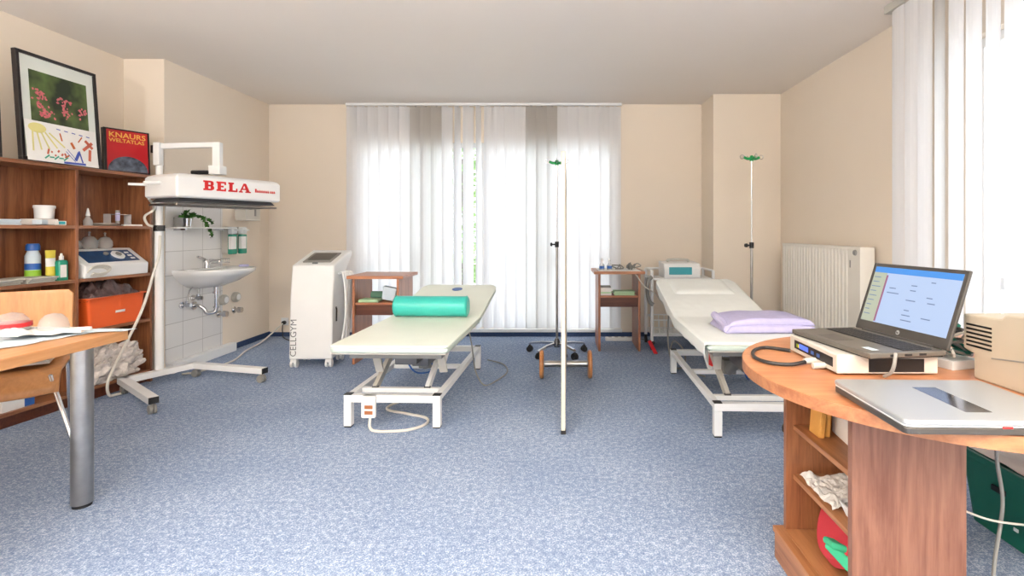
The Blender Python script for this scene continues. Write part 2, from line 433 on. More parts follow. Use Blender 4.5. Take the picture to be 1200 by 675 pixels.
# outdoors beyond the glass
struct(MB().b2(-14, 14, 6.06, 26, -.3, -.12).b2(2.55, 14, -6, 6.06, -.3, -.12).b2(-14, 14, -16, -6, -.3, -.12).b2(-14, 2.55, -6, -2.7, -.3, -.12).build('ground', 'lawn', loc=(0, 0, 0)))
def tree(x, y, h, r, seed, label):
    t = thing('garden_tree', (x, y, -.12), 0, label, 'tree', 'trees outside the back window')
    MB().tube([(0, 0, 0), (.03, .02, h*.4), (-.02, 0, h*.8)], .06, 8).build('trunk', 'bark', parent=t, smooth=True)
    rnd = random.Random(seed); mb = MB()
    for i in range(900):
        a = rnd.uniform(0, 2*PI); zz = rnd.uniform(.35, h); rr = r*math.sqrt(rnd.random())*(1-.25*abs(zz/h-.5))
        c = Vector((rr*math.cos(a), rr*math.sin(a), zz)); s = rnd.uniform(.05, .11)
        q = Matrix.Rotation(rnd.uniform(0, 6), 4, 'Z') @ Matrix.Rotation(rnd.uniform(0, 3), 4, 'X')
        vs = [c+(q @ Vector(p)) for p in ((-s, 0, 0), (0, -s*.5, .01), (s, 0, 0), (0, s*.5, .01))]
        mb.add(vs, [(0, 1, 2, 3)])
    mb.build('foliage', 'tree_leaf', parent=t)
tree(-1.75, 9.4, 3.3, .55, 1, 'slim leafy green tree seen through the left gap in the blinds')
tree(-1.45, 10.8, 4.0, .6, 2, 'taller leafy green tree seen through the right gap in the blinds')

# ================================================================== BLINDS
def slat_mb(w, z0, z1, ang, along):
    mb = MB(); pts = []
    for i in range(5):
        u = (i/4-.5)*w; v = .007*(1-(2*i/4-1)**2)
        a = R(ang) + (0 if along == 'x' else PI/2)
        pts.append((u*math.cos(a)-v*math.sin(a), u*math.sin(a)+v*math.cos(a)))
    for i in range(4):
        (x0, y0), (x1, y1) = pts[i], pts[i+1]
        mb.add([(x0, y0, z0), (x1, y1, z0), (x1, y1, z1), (x0, y0, z1)], [(0, 1, 2, 3)])
    return mb
rnd = random.Random(5)
bl = thing('vertical_blind', (-.85, 5.80, .10), 0, 'wide white vertical slat blind covering the window in the back wall', 'blind')
MB().b2(-2.41, .71, 5.78, 5.82, 2.622, 2.65).build('head_rail', 'white', parent=bl, world=True)
N = 26; sp = 3.095/N
for i in range(N):
    ang = 15+rnd.uniform(-9, 9)
    if i in (10, 12): ang = 68
    if i in (11, 13, 9): ang = 34
    if i == 6: ang = 22
    x = -2.397+sp*(i+.5)
    mb = slat_mb(.131, .10, 2.612, ang, 'x')
    mb.box((0, .002, 2.614), (.02, .012, .018)); 
    o = mb.build('slat', 'slat_grey' if i in (6, 7, 8, 17, 18, 19) else 'slat', parent=bl, smooth=True)
    o.location = Vector((x, 5.80, 0))-bl.location
bl2 = thing('vertical_blind', (2.12, 2.3, .11), 0, 'white vertical slat blind on the right behind the laptops', 'blind')
MB().b2(2.095, 2.145, .9, 3.30, 2.60, 2.65).build('head_rail', 'greymetal', parent=bl2, world=True)
n2 = 20
for i in range(n2):
    ang = -12+rnd.uniform(-5, 5)
    if i < 3: ang = -4+i
    y = 3.26-.117*(i+.5)
    o = slat_mb(.127, .11, 2.60, ang, 'y').build('slat', 'slat_grey' if i == 3 else 'slat', parent=bl2, smooth=True)
    o.location = Vector((2.12, y, 0))-bl2.location

# ================================================================== RADIATOR
rd = thing('radiator', (2.25, 4.38, .16), 0, 'white ribbed panel radiator on the right wall behind the open laptop', 'radiator')
y0, y1, z0, z1 = 3.74, 5.04, .16, 1.085
poly = [(2.30, y0), (2.30, y1), (2.20, y1)]
y = y1-.03
while y > y0+.16:
    poly += [(2.20, y), (2.212, y-.006), (2.212, y-.014), (2.20, y-.020)]; y -= .052
poly += [(2.20, y0)]
MB().prism(poly, z0+.01, z1-.02).build('front_panel', 'radiator', parent=rd, world=True, bevel=.002)
g = MB(); g.b2(2.198, 2.302, y0, y1, z1-.02, z1-.012)
yy = y0+.02
while yy < y1-.02: g.b2(2.215, 2.285, yy, yy+.012, z1-.012, z1); yy += .026
g.b2(2.198, 2.212, y0, y1, z1-.012, z1); g.b2(2.29, 2.302, y0, y1, z1-.012, z1)
g.build('top_grille', 'radiator', parent=rd, world=True)
MB().b2(2.196, 2.304, y0-.006, y0, z0, z1).build('side_cover', 'radiator', parent=rd, world=True, bevel=.002)
MB().cyl((2.196, y0+.055, 1.045), (2.186, y0+.055, 1.045), .022, .018, 20).build('valve', 'greyplastic', parent=rd, world=True, smooth=True)
MB().b2(2.197, 2.20, y0+.12, y0+.132, .93, .985).build('badge', 'greyplastic', parent=rd, world=True)
for yb in (y0+.3, y1-.3): MB().b2(2.30, XR-.001, yb, yb+.04, .3, 1.0).build('wall_bracket', 'radiator', parent=rd, world=True)
MB().tube([(2.25, y0+.05, .17), (2.25, y0+.05, .06), (2.33, y0+.05, .05)], .009, 8, sm=False).build('pipe', 'white', parent=rd, world=True)

# ================================================================== IV STANDS
def iv_stand(loc, rz, label):
    t = thing('infusion_stand', loc, rz, label, 'infusion stand', 'infusion stands')
    MB().lathe([(.0, .075), (.036, .075), (.038, .10), (.03, .12), (.018, .15), (.0, .15)], n=24).build('hub', 'darkmetal', parent=t, smooth=True)
    for k in range(5):
        a = R(18+72*k); c, s = math.cos(a), math.sin(a)
        leg = MB().loft([[(c*r-s*w*j, s*r+c*w*j, z+h*i) for j, i in ((-1, -1), (1, -1), (1, 1), (-1, 1))] for r, w, z, h in ((.02, .015, .1, .014), (.15, .013, .1, .011), (.275, .011, .085, .009), (.295, .011, .075, .008))]).build('leg', 'chrome', parent=t, bevel=.002)
        ca = MB(); cx, cy = c*.285, s*.285
        for q in (-1, 1):
            px, py = cx-s*.016*q, cy+c*.016*q
            ca.cyl((px+s*.008, py-c*.008, .028), (px-s*.008, py+c*.008, .028), .028, n=18)
        ca.cyl((cx, cy, .03), (cx, cy, .075), .008); ca.box((cx, cy, .052), (.03, .03, .018), rot=Matrix.Rotation(a, 4, 'Z'))
        ca.build('caster', 'rubber', parent=leg)
    MB().cyl((0, 0, .14), (0, 0, 1.06), .0115, n=16).build('lower_pole', 'steel', parent=t, smooth=True)
    MB().cyl((0, 0, 1.06), (0, 0, 1.87), .0065, n=12).build('upper_pole', 'chrome', parent=t, smooth=True)
    MB().cyl((0, 0, 1.045), (0, 0, 1.10), .02, n=16).cyl((0, 0, 1.072), (-.05, 0, 1.072), .008).cyl((-.045, 0, 1.072), (-.065, 0, 1.072), .019, .016, 14).build('height_clamp', 'black', parent=t, smooth=True)
    hd = MB(); hd.lathe([(.0, 1.85), (.018, 1.85), (.02, 1.875), (.014, 1.90), (.0, 1.905)], n=16)
    for q in (-1, 1):
        hd.tube([(0, 0, 1.875), (.04*q, 0, 1.872), (.075*q, 0, 1.885)], .013, 8)
        hd.tube([(0, 0, 1.875), (0, .03*q, 1.874), (0, .06*q, 1.885)], .009, 8)
    hd.build('hanger', 'green_iv', parent=t, smooth=True)
    for q in (-1, 1):
        for ax in (0, 1):
            r = .019; d = .094 if ax == 0 else .078
            pts = [((d*q+r*math.cos(b)), 0, 1.888+r*math.sin(b)) if ax == 0 else (0, d*q+r*math.cos(b), 1.888+r*math.sin(b)) for b in [2*PI*j/14 for j in range(15)]]
            MB().tube(pts, .0035, 6, sm=False).build('hook', 'green_iv' if False else 'chrome', parent=t, smooth=True)
    return t
iv_stand((-.02, 5.03, 0), 0, 'chrome five-legged infusion stand with green hooks before the back blinds')
iv_stand((1.78, 4.73, 0), 8, 'infusion stand with green hooks behind the bed by the radiator')

# ================================================================== SIDE TABLES
def side_table(loc, rz, label):
    t = thing('side_table', loc, rz, label, 'table', 'small veneered side tables')
    W, D, Ht = .40, .44, .80
    for q in (-1, 1):
        MB().b2(q*W/2-.011, q*W/2+.011, 0, D, 0, Ht-.03).build('side_panel', 'cherry', parent=t, bevel=.002)
    MB().b2(-W/2-.055, W/2+.055, -.02, D+.02, Ht-.028, Ht).build('table_top', 'cherry_h', parent=t, bevel=.003)
    MB().b2(-W/2+.011, W/2-.011, .01, D-.03, .535, .555).build('shelf', 'cherry_h', parent=t, bevel=.002)
    MB().b2(-W/2+.011, W/2-.011, .03, .048, .44, .535).build('cross_board', 'darkwood', parent=t)
    MB().b2(-W/2+.011, W/2-.011, D-.02, D-.004, .08, .30).build('modesty_board', 'cherry', parent=t) if False else None
    return t
side_table((-1.655, 4.62, 0), 0, 'small cherry-veneer side table between the wheeled cabinet and the left bed')
side_table((.605, 5.12, 0), 0, 'small cherry-veneer side table against the back wall beside the right bed')
# items on / in the side tables
tag(MB().cyl((-1.77, 4.85, .595), (-1.52, 4.85, .595), .04, n=20).build('foam_roll', 'darkgreen_roll', smooth=True), 'rolled dark green foam on the shelf of the left side table', 'foam roll')
def stack(x0, x1, y0, y1, z0, n, th, mat, seed=0, jit=.008):
    r = random.Random(seed); mb = MB()
    for i in range(n):
        dx, dy = r.uniform(-jit, jit), r.uniform(-jit, jit)
        mb.box(((x0+x1)/2+dx, (y0+y1)/2+dy, z0+th*(i+.5)), (x1-x0, y1-y0, th*.96), rot=Matrix.Rotation(R(r.uniform(-4, 4)), 4, 'Z'))
    return mb
tag(stack(-1.82, -1.64, 4.645, 4.78, .555, 3, .009, 'palegreen', 1).build('paper_stack', 'palegreen', bevel=.003), 'pale green folded cloths at the front of the left side table shelf', 'paper')
tag(MB().box((-1.555, 4.70, .632), (.13, .10, .12), rot=rotm(0, 12, 10), taper=.8).build('tissue_pack', 'bluepaper', bevel=.01), 'crumpled pale blue and white pack on the left side table shelf', 'pack')
bx = thing('dressing_box', (.475, 5.22, .555), 0, 'white and green carton on the shelf of the right side table', 'box')
MB().b2(-.055, .055, -.06, .06, 0, .075).build('carton', 'paper', parent=bx, bevel=.003)
MB().b2(-.0555, .0555, -.0605, .0605, .02, .035).build('print_band', 'palegreen', parent=bx)
MB().b2(-.05, .05, -.055, .055, .075, .09).build('lid', 'greyplastic', parent=bx, bevel=.003)
tag(stack(.555, .765, 5.15, 5.30, .555, 3, .014, 'palegreen', 2).build('paper_stack', 'palegreen', bevel=.003), 'pale green folded cloths beside the carton on the right side table shelf', 'paper')
for i, (x, y) in enumerate(((.44, 5.25), (.52, 5.27))):
    t = thing('glass_bottle', (x, y, .806), 0, ('left' if i == 0 else 'right')+' one of two small blue-labelled glass bottles on the right side table', 'bottle', 'blue-labelled bottles')
    MB().lathe([(0, 0), (.026, 0), (.027, .05), (.012, .07), (.011, .10), (0, .10)], n=18).build('body', 'clear', parent=t, smooth=True)
    MB().lathe([(.0272, .012), (.0275, .012), (.0275, .04), (.0272, .04)], n=18).build('label_band', 'blue', parent=t)
    MB().cyl((0, 0, .10), (0, 0, .118), .012, n=12).build('cap', 'white_plastic', parent=t)
tag(MB().b2(.40, .82, 5.12, 5.48, .80, .806).build('table_cover', 'paper', bevel=.002), 'white paper sheet laid on top of the right side table', 'paper')
mb = MB(); r = random.Random(3)
for i in range(9):
    x, y = r.uniform(.60, .78), r.uniform(5.18, 5.4)
    mb.tube([(x, y, .815), (x+r.uniform(-.06, .06), y+.03, .83+r.uniform(0, .04)), (x+r.uniform(-.08, .08), y-.04, .82+r.uniform(0, .03)), (x+r.uniform(-.06, .06), y, .813)], .006, 6)
tag(mb.build('electrode_leads', 'cable_grey', smooth=True), 'tangle of grey electrode leads on the right side table', 'cables', kind='stuff')
# cables and power strip near the right table
ps = thing('power_strip', (.67, 5.62, 0), 0, 'white power strip on the floor under the right side table', 'power strip')
MB().b2(-.16, .16, -.03, .03, 0, .04).build('housing', 'white_plastic', parent=ps, bevel=.006)
for i in range(4): MB().cyl((-.11+.07*i, 0, .04), (-.11+.07*i, 0, .0415), .021, n=16).build('outlet', 'greyplastic', parent=ps)
tag(MB().tube([(.83, 5.62, .03), (.95, 5.6, .012), (1.02, 5.5, .01), (.98, 5.35, .01)], .006, 6).build('mains_cable', 'cable_black', smooth=True), 'black cord leaving the floor power strip towards the trolley', 'cord')
tag(MB().tube([(.74, 5.19, .81), (.78, 5.10, .75), (.84, 5.05, .66), (.96, 5.15, .58), (1.08, 5.28, .45)], .006, 6).build('lead_cable', 'cable_white', smooth=True), 'white lead hanging from the right side table to the trolley', 'cable')

# ================================================================== TROLLEY behind the right bed
tr = thing('equipment_trolley', (1.25, 5.36, 0), 0, 'white tubular equipment trolley behind the head of the right bed', 'trolley')
for (x, y) in ((-.31, -.18), (.31, -.18), (-.31, .18), (.31, .18)):
    l = MB().cyl((x, y, .09), (x, y, .80), .016, n=14).build('post', 'white', parent=tr, smooth=True)
    MB().cyl((x-.012, y, .035), (x+.012, y, .035), .035, n=20).cyl((x, y, .05), (x, y, .1), .012).build('caster', 'rubber', parent=l)
MB().b2(-.31, .31, -.18, .18, .705, .725).build('tray', 'white', parent=tr, bevel=.004)
MB().tube([(-.31, .18, .80), (.31, .18, .80)], .012, sm=False).tube([(-.31, -.18, .80), (-.31, .18, .80)], .012, sm=False).tube([(.31, -.18, .80), (.31, .18, .80)], .012, sm=False).build('guard_rail', 'white', parent=tr)
bk = MB()
for zz in (.16, .30):
    bk.tube([(-.29, -.17, zz), (.29, -.17, zz), (.29, .17, zz), (-.29, .17, zz), (-.29, -.17, zz)], .007, 6, sm=False)
for i in range(11): x = -.29+.058*i; bk.tube([(x, -.17, .30), (x, -.17, .16), (x, .17, .16), (x, .17, .30)], .004, 6, sm=False)
bk.build('wire_basket', 'white', parent=tr)
MB().b2(-.30, .30, -.17, .17, .135, .15).build('bottom_shelf', 'white', parent=tr, bevel=.003)
MB().tube([(-.31, -.19, .74), (-.35, -.20, .70), (-.36, -.21, .60), (-.34, -.2, .50), (-.30, -.21, .46)], .02, 10).build('hose', 'cable_grey', parent=tr, smooth=True)
dv = thing('therapy_device', (1.25, 5.35, .725), 0, 'white electrotherapy device with teal front on the trolley behind the right bed', 'device')
MB().prism([(-.13, 0), (.17, 0), (.17, .10), (.14, .15), (-.14, .16), (-.13, .12)], -.185, .185, mt=basis((0, 0, 0), (0, -1, 0), (0, 0, 1))).build('housing', 'white_plastic', parent=dv, bevel=.01)
MB().box((-.02, -.172, .075), (.23, .004, .075)).build('front_panel', 'cyan', parent=dv)
MB().tube([(-.12, 0, .155), (-.1, 0, .18), (.08, 0, .18), (.1, 0, .15)], .012, 8).build('carry_handle', 'cream_plastic', parent=dv, smooth=True)
tag(MB().box((.92, 5.02, .06), (.035, .02, .16), rot=rotm(0, -28, 10)).build('cable_tag', 'red', bevel=.006), 'red plastic grip leaning beside the trolley foot', 'grip')

# wall socket, skirting-level outlets
so = thing('wall_socket', (-3.13, YB, .17), 0, 'white wall socket with a black plug low in the left back corner', 'socket')
MB().box((0, -.006, 0), (.085, .012, .085)).build('plate', 'white_plastic', parent=so, bevel=.004)
MB().cyl((0, -.012, -.01), (0, -.045, -.01), .021, n=16).build('plug', 'black', parent=so, smooth=True)
tag(MB().tube([(-3.13, 5.80, .15), (-3.12, 5.78, .06), (-3.05, 5.7, .006), (-2.7, 5.4, .006), (-2.42, 5.2, .006)], .0055, 6).build('mains_cable', 'cable_black', smooth=True), 'black cord from the corner socket behind the wheeled cabinet', 'cord')

# ================================================================== PARTITION PANEL on wheels
pp = thing('partition_panel', (0.05, 4.2, 0), 0, 'tall thin cream wheeled partition panel seen edge-on mid-room', 'partition')
def PB(mb, x0, x1, y0, y1, z0, z1): return mb.b2(x0, x1, y0, y1, z0, z1)
mt = Matrix.Rotation(R(-1.2), 4, 'Z')
m_ = MB(); m_.T = mt; m_.b2(-.009, .009, -1.15, .70, .022, 1.66); m_.build('panel', 'panel_cream', parent=pp)
m_ = MB(); m_.T = mt; m_.b2(-.012, .012, -1.165, -1.15, .022, 1.68).b2(-.012, .012, .70, .715, .022, 1.68).b2(-.012, .012, -1.15, .70, 1.66, 1.68); m_.build('edge_frame', 'panel_cream', parent=pp, bevel=.003)
m_ = MB(); m_.T = mt; m_.b2(-.014, .016, -1.165, -1.13, 0, .022); m_.build('foot', 'rubber', parent=pp)
m_ = MB(); m_.T = mt; m_.b2(-.014, .016, .68, .715, 0, .022); m_.build('foot', 'rubber', parent=pp)
m_ = MB(); m_.cyl((-.18, 0, .115), (-.013, 0, .115), .026, n=20).cyl((.016, 0, .115), (.19, 0, .115), .026, n=20); m_.build('axle', 'steel', parent=pp, smooth=True)
for q in (-1, 1):
    x = .006+.197*q
    wl = MB().lathe([(.045, -.016), (.105, -.016), (.113, -.008), (.113, .008), (.105, .016), (.045, .016)], c=(x, 0, .113), n=40, rot=rotm(0, 90, 0)).build('wheel', 'wheelwood', parent=pp, smooth=True)
    MB().cyl((x-.019, 0, .113), (x+.019, 0, .113), .047, n=24).build('hub', 'greyplastic', parent=wl, smooth=True)

# ================================================================== TREATMENT BEDS
def bed(loc, rz, label, ox, yn, yh, yf, zt, zh, mat, edge):
    t = thing('treatment_bed', loc, rz, label, 'treatment bed', 'height-adjustable treatment beds')
    bx, by = .275, .665; s = .047
    bf = MB()
    for y in (-by, by): bf.b2(-bx-s/2, bx+s/2, y-s/2, y+s/2, .155, .20)
    for x in (-bx, bx): bf.b2(x-s/2+.004, x+s/2-.004, -by+s/2, by-s/2, .16, .198)
    bf.b2(-bx+s/2, bx-s/2, -.53, -.49, .165, .195).b2(-bx+s/2, bx-s/2, .05, .09, .165, .195)
    bf.build('base_frame', 'white', parent=t, bevel=.003)
    for x in (-bx, bx):
        for y in (-by, by):
            l = MB().b2(x-s/2, x+s/2, y-s/2, y+s/2, .008, .155).build('leg', 'white', parent=t, bevel=.003)
            MB().b2(x-s/2+.003, x+s/2-.003, y-s/2+.003, y+s/2-.003, 0, .008).b2(x-s/2, x+s/2, y-s/2, y+s/2, .20, .204).build('cap', 'black', parent=l)
    # lifting arms
    zf = zt-.070
    for x in (-.17, .17):
        a = MB().beam((x, -.51, .19), (x, .02, zf-.035), .028, .05).build('lift_arm', 'greymetal' if x < 0 else 'white', parent=t, bevel=.003)
        MB().cyl((x-.02, -.51, .19), (x+.02, -.51, .19), .016, n=14).cyl((x-.02, .02, zf-.035), (x+.02, .02, zf-.035), .016, n=14).build('pivot', 'darkmetal', parent=a)
    for x in (-.12, .12):
        MB().beam((x, .07, .19), (x, .56, zf-.035), .026, .045).build('lift_arm', 'white', parent=t, bevel=.003)
    ac = MB().cyl((.0, .03, .2), (.0, -.28, .37), .034, n=18).cyl((0, -.28, .37), (0, -.42, .455), .014, n=12).box((.0, .05, .23), (.09, .1, .10)).build('lift_motor', 'greyplastic', parent=t, smooth=False, bevel=.004)
    MB().tube([(.04, .02, .25), (.09, -.12, .20), (.02, -.3, .24), (-.05, -.36, .40)], .006, 6).build('motor_cable', 'blue', parent=ac, smooth=True)
    MB().b2(-.09+ox, .05+ox, -.62, -.36, zf-.13, zf-.03).b2(-.02+ox, .09+ox, -.5, -.2, zf-.17, zf-.03).build('control_box', 'darkmetal', parent=t, bevel=.006)
    # top frame
    tf = MB()
    for x in (-.25, .25): tf.b2(x+ox-.018, x+ox+.018, yn+.12, yh-.01, zf-.03, zf+.016)
    for y in (yn+.14, -.42, yh-.05): tf.b2(-.25+ox, .25+ox, y-.016, y+.016, zf-.03, zf+.01)
    tf.build('top_frame', 'greyplastic', parent=t)
    for x in (-.19, .21): MB().beam((x+ox, yn+.30, zf-.02), (x+ox+.01, yn+.36, zf-.17), .05, .014, up=(0, 1, 0)).build('side_bracket', 'greymetal', parent=t, bevel=.003)
    # pads
    W = .67; th = .045
    def pad(ya, za, yb, zb, endr0, endr1, off=0, th=.05):
        L = math.hypot(yb-ya, zb-za); dy, dz = (yb-ya)/L, (zb-za)/L; rings = []; N_ = 26
        for i in range(N_+1):
            u = (1-math.cos(PI*i/N_))/2*L
            w = W
            if endr1 and u > L-endr1: k = (u-(L-endr1))/endr1; w = W-2*endr1*.62*(1-math.sqrt(max(0, 1-k*k*.985)))
            if endr0 and u < endr0: k = 1-u/endr0; w = W-2*endr0*(1-math.sqrt(max(0, 1-k*k*.985)))
            e = min(u, L-u); k2 = th*.45; hh = th*(1 if e > k2 else .4+.6*math.sqrt(max(0, 1-((k2-e)/k2)**2)))
            prof = rrect(w, hh, hh*.46, 5)
            rings.append([(p[0]+ox, ya+dy*u-dz*(p[1]-th/2-off), za+dz*u+dy*(p[1]-th/2-off)) for p in prof])
        return MB().loft(rings)
    seat = pad(yn, zt, yh-.004, zt, .035, 0, 0, .012).build('seat_pad', mat, parent=t, smooth=True)
    pad(yn, zt, yh-.004, zt, .035, 0, .010, .034).build('pad_side', 'vinyl_edge', parent=seat, smooth=True)
    MB().b2(-W/2+.012+ox, W/2-.012+ox, yn+.012, yh-.012, zt-.052, zt-.043).build('pad_board', 'greymetal', parent=t, bevel=.003)
    back = pad(yh+.004, zt, yf, zh, 0, .12, 0, .012).build('back_pad', mat, parent=t, smooth=True)
    pad(yh+.004, zt, yf, zh, 0, .12, .010, .034).build('pad_side', edge, parent=back, smooth=True)
    L = math.hypot(yf-yh, zh-zt); dy, dz = (yf-yh)/L, (zh-zt)/L
    MB().add([(x+ox, yh+.02+dy*u-dz*v, zt+dz*u+dy*v-.0) for v in (-.056, -.044) for (x, u) in ((-W/2+.012, 0), (W/2-.012, 0), (W/2-.08, L-.05), (-W/2+.08, L-.05))],
             [(0, 1, 2, 3), (4, 5, 6, 7), (0, 1, 5, 4), (1, 2, 6, 5), (2, 3, 7, 6), (3, 0, 4, 7)]).build('back_board', edge, parent=back)
    MB().beam((.2+ox, yh+.1, zf-.03), (.2+ox, yf-.35, zt+(zh-zt)*.5-th), .02, .03).beam((-.2+ox, yh+.1, zf-.03), (-.2+ox, yf-.35, zt+(zh-zt)*.5-th), .02, .03).build('back_strut', 'darkmetal', parent=t)
    return t
b1 = bed((-1.003, 3.82, 0), -1.7, 'pale green treatment bed on the left with a teal bolster', .085, -.985, -.02, .86, .57, .715, 'vinyl', 'vinyl_edge')
# oval maker's patch at the raised end
pt = MB(); v = []
for i in range(24):
    a = 2*PI*i/24; v.append((.085+.045*math.cos(a), .70+.05*math.sin(a)))
pt.prism(v, 0, .0015); 
k = (.715-.57)/.88
pt.v = [(x, y, .57+(y+.02)*k+.003+z) for x, y, z in pt.v]
pt.build('maker_patch', 'blue', parent=b1)
# hand control clipped on the near rail
hc = thing('hand_control', (-1.16, 3.125, .07), -1.7, 'white hand control with two brown windows on the left bed base rail', 'hand control')
MB().box((0, 0, .05), (.088, .03, .105)).box((0, .012, .115), (.09, .06, .03)).build('housing', 'white_plastic', parent=hc, bevel=.008)
for z in (.032, .066): MB().box((.004, -.016, z), (.05, .004, .022)).build('button', 'plug_orange', parent=hc, bevel=.001)
tag(MB().tube([(-1.15, 3.12, .075), (-1.14, 3.09, .02), (-1.08, 3.06, .009), (-.92, 3.08, .008), (-.83, 3.17, .008), (-.85, 3.28, .008), (-1.0, 3.36, .008), (-1.16, 3.45, .008), (-1.10, 3.62, .008), (-.85, 3.75, .03), (-.78, 3.85, .12)], .0085, 8).build('control_cable', 'cable_white', smooth=True), 'looped white cable on the carpet under the left bed', 'cable')
tag(MB().tube([(-.72, 4.05, .45), (-.70, 4.12, .28), (-.66, 4.05, .10), (-.58, 3.98, .008), (-.50, 4.1, .008), (-.44, 4.35, .008), (-.5, 4.6, .008), (-.66, 4.75, .01)], .006, 6).build('mains_cable', 'cable_grey', smooth=True), 'grey cord looping down beside the left bed', 'cord')
bo = thing('bolster', (-.945, 3.80, .573), -1.7, 'teal cylindrical bolster lying across the left bed', 'bolster')
L = .55; r = .075; prof = [(0, -L/2)]
for i in range(7): a = R(90*i/6); prof.append((r-.018+.018*math.sin(a), -L/2+.018-.018*math.cos(a)))
for i in range(7): a = R(90*i/6); prof.append((r-.018+.018*math.cos(a), L/2-.018+.018*math.sin(a)))
prof.append((0, L/2))
MB().lathe(prof, c=(0, 0, r), n=40, rot=rotm(0, 90, 0)).build('roll', 'teal', parent=bo, smooth=True)
for q in (-1, 1):
    ring = [(q*(L/2-.013), (r+.001)*math.cos(2*PI*i/36), r+(r+.001)*math.sin(2*PI*i/36)) for i in range(37)]
    MB().tube(ring, .0025, 6, sm=False).build('piping', 'teal', parent=bo)

b2 = bed((1.225, 3.665, 0), -1.7, 'white-sheeted treatment bed on the right with a raised head end', -.025, -.765, .11, 1.04, .565, .762, 'vinyl', 'navy')
# sheet draped over it
Wd = .70
def sheet(u, v):
    y = -.775+u*1.80; x = (v-.5)*2
    zt = .565 if y < .11 else .565+(y-.11)*(.762-.565)/.93
    half = .345
    s = x*(half+.075); n_ = noise.noise(Vector((y*5, x*1.4, 3)))
    if abs(s) <= half: X = s; Z = zt+.005
    else: X = math.copysign(half+.007, s); Z = zt+.004-(abs(s)-half)*(1+.35*noise.noise(Vector((y*6, x, 1))))
    if y < -.76: Z -= .008
    kk = max(0, (y-.93))/.11
    X *= 1-.14*kk*kk
    return (X-.025, y, Z+.0014*noise.noise(Vector((X*18, y*18, 0)))+.0012*n_)
sh = MB().grid(sheet, 90, 60).build('bed_sheet', 'sheet', loc=(1.225, 3.665, 0), rz=-1.7, smooth=True, solid=.0015)
sh.location = (1.225, 3.665, .002); tag(sh, 'white cotton sheet spread over the right treatment bed', 'sheet')
tw = thing('bolster_cover', (0, 0, 0), 0, '', '') if False else None
# flat head pillow
def pil(u, v):
    x = (u-.5)*.50; y = .60+v*.36; e = min(u, 1-u, v*.7, (1-v)*.7)*2
    h = .022*min(1, math.sqrt(max(0, e*5)))
    zt = .565+(y-.11)*(.762-.565)/.93
    return (x-.025, y, zt+.010+h+.002*noise.noise(Vector((x*14, y*14, 2))))
pw = MB().grid(pil, 30, 24); n0 = len(pw.v); pw.grid(lambda u, v: (pil(u, v)[0], pil(u, v)[1], .565+(pil(u, v)[1]-.11)*.2118+.009), 30, 24)
tag(pw.build('head_pillow', 'sheet', loc=(1.225, 3.665, 0), rz=-1.7, smooth=True), 'flat white pillow at the raised head of the right bed', 'pillow')
# folded lavender towel
tl = MB()
def towel_layer(z0, z1, x0, x1, y0, y1, seed):
    rings = []
    for i in range(25):
        u = i/24; x = x0+(x1-x0)*u; e = min(1, math.sqrt(max(.02, 1-(abs(u-.5)*2)**8)))
        wob = .010*noise.noise(Vector((x*9, seed, 0))); zt = z1+.012*noise.noise(Vector((x*6, seed*2, 1)))
        h = (zt-z0)*e; pr = rrect((y1-y0)*(.95+.05*e), h, h*.42, 6)
        rings.append([(x, (y0+y1)/2+p[0]+wob, z0+h/2+p[1]) for p in pr])
    tl.loft(rings)
towel_layer(.575, .625, 1.03, 1.60, 3.14, 3.50, 1); towel_layer(.618, .665, 1.045, 1.58, 3.15, 3.49, 4)
tl.tube([(1.04, 3.16, .60), (1.05, 3.25, .62), (1.04, 3.34, .635), (1.05, 3.46, .64)], .024, 8)
tag(tl.build('folded_towel', 'lavender', smooth=True), 'folded lavender towel on the right treatment bed', 'towel')
# cables / clutter under right bed
tag(MB().tube([(1.02, 4.75, .5), (.98, 4.6, .2), (1.0, 4.45, .03), (1.1, 4.5, .02), (1.13, 4.62, .12), (1.05, 4.68, .2), (1.0, 4.55, .1), (1.1, 4.38, .02), (1.2, 4.2, .01)], .007, 6).build('tubing_loop', 'cable_grey', smooth=True), 'looped grey tubing hanging below the head of the right bed', 'tubing')
MB().box((1.07, 3.60, .34), (.012, .05, .16), rot=rotm(0, 0, 10)).build('red_strap', 'redprint', parent=b2, world=True)
fs = thing('foot_switch', (1.40, 3.08, 0), 0, 'black foot switch on the carpet at the desk end of the right bed', 'foot switch')
MB().lathe([(0, 0), (.055, 0), (.055, .025), (.04, .05), (0, .055)], n=24).build('housing', 'black', parent=fs, smooth=True)
MB().lathe([(0, .05), (.03, .05), (.028, .065), (0, .066)], n=20).build('pedal', 'rubber', parent=fs, smooth=True)

# ================================================================== CONSOLE (wheeled white cabinet)
cg = thing('therapy_console', (-2.185, 4.50, 0), 3, 'white wheeled therapy console with sloping touch screen by the left corner', 'therapy console')
W = .37
side = [(0, .075), (.02, .60), (.06, .90), (.50, 1.02), (.52, .99), (.30, .78), (.34, .075)]
mt = basis((-W/2, 0, 0), (0, 1, 0), (0, 0, 1))
MB().prism(side, 0, W, mt=mt).build('body', 'white_plastic', parent=cg, bevel=.014, seg=3)
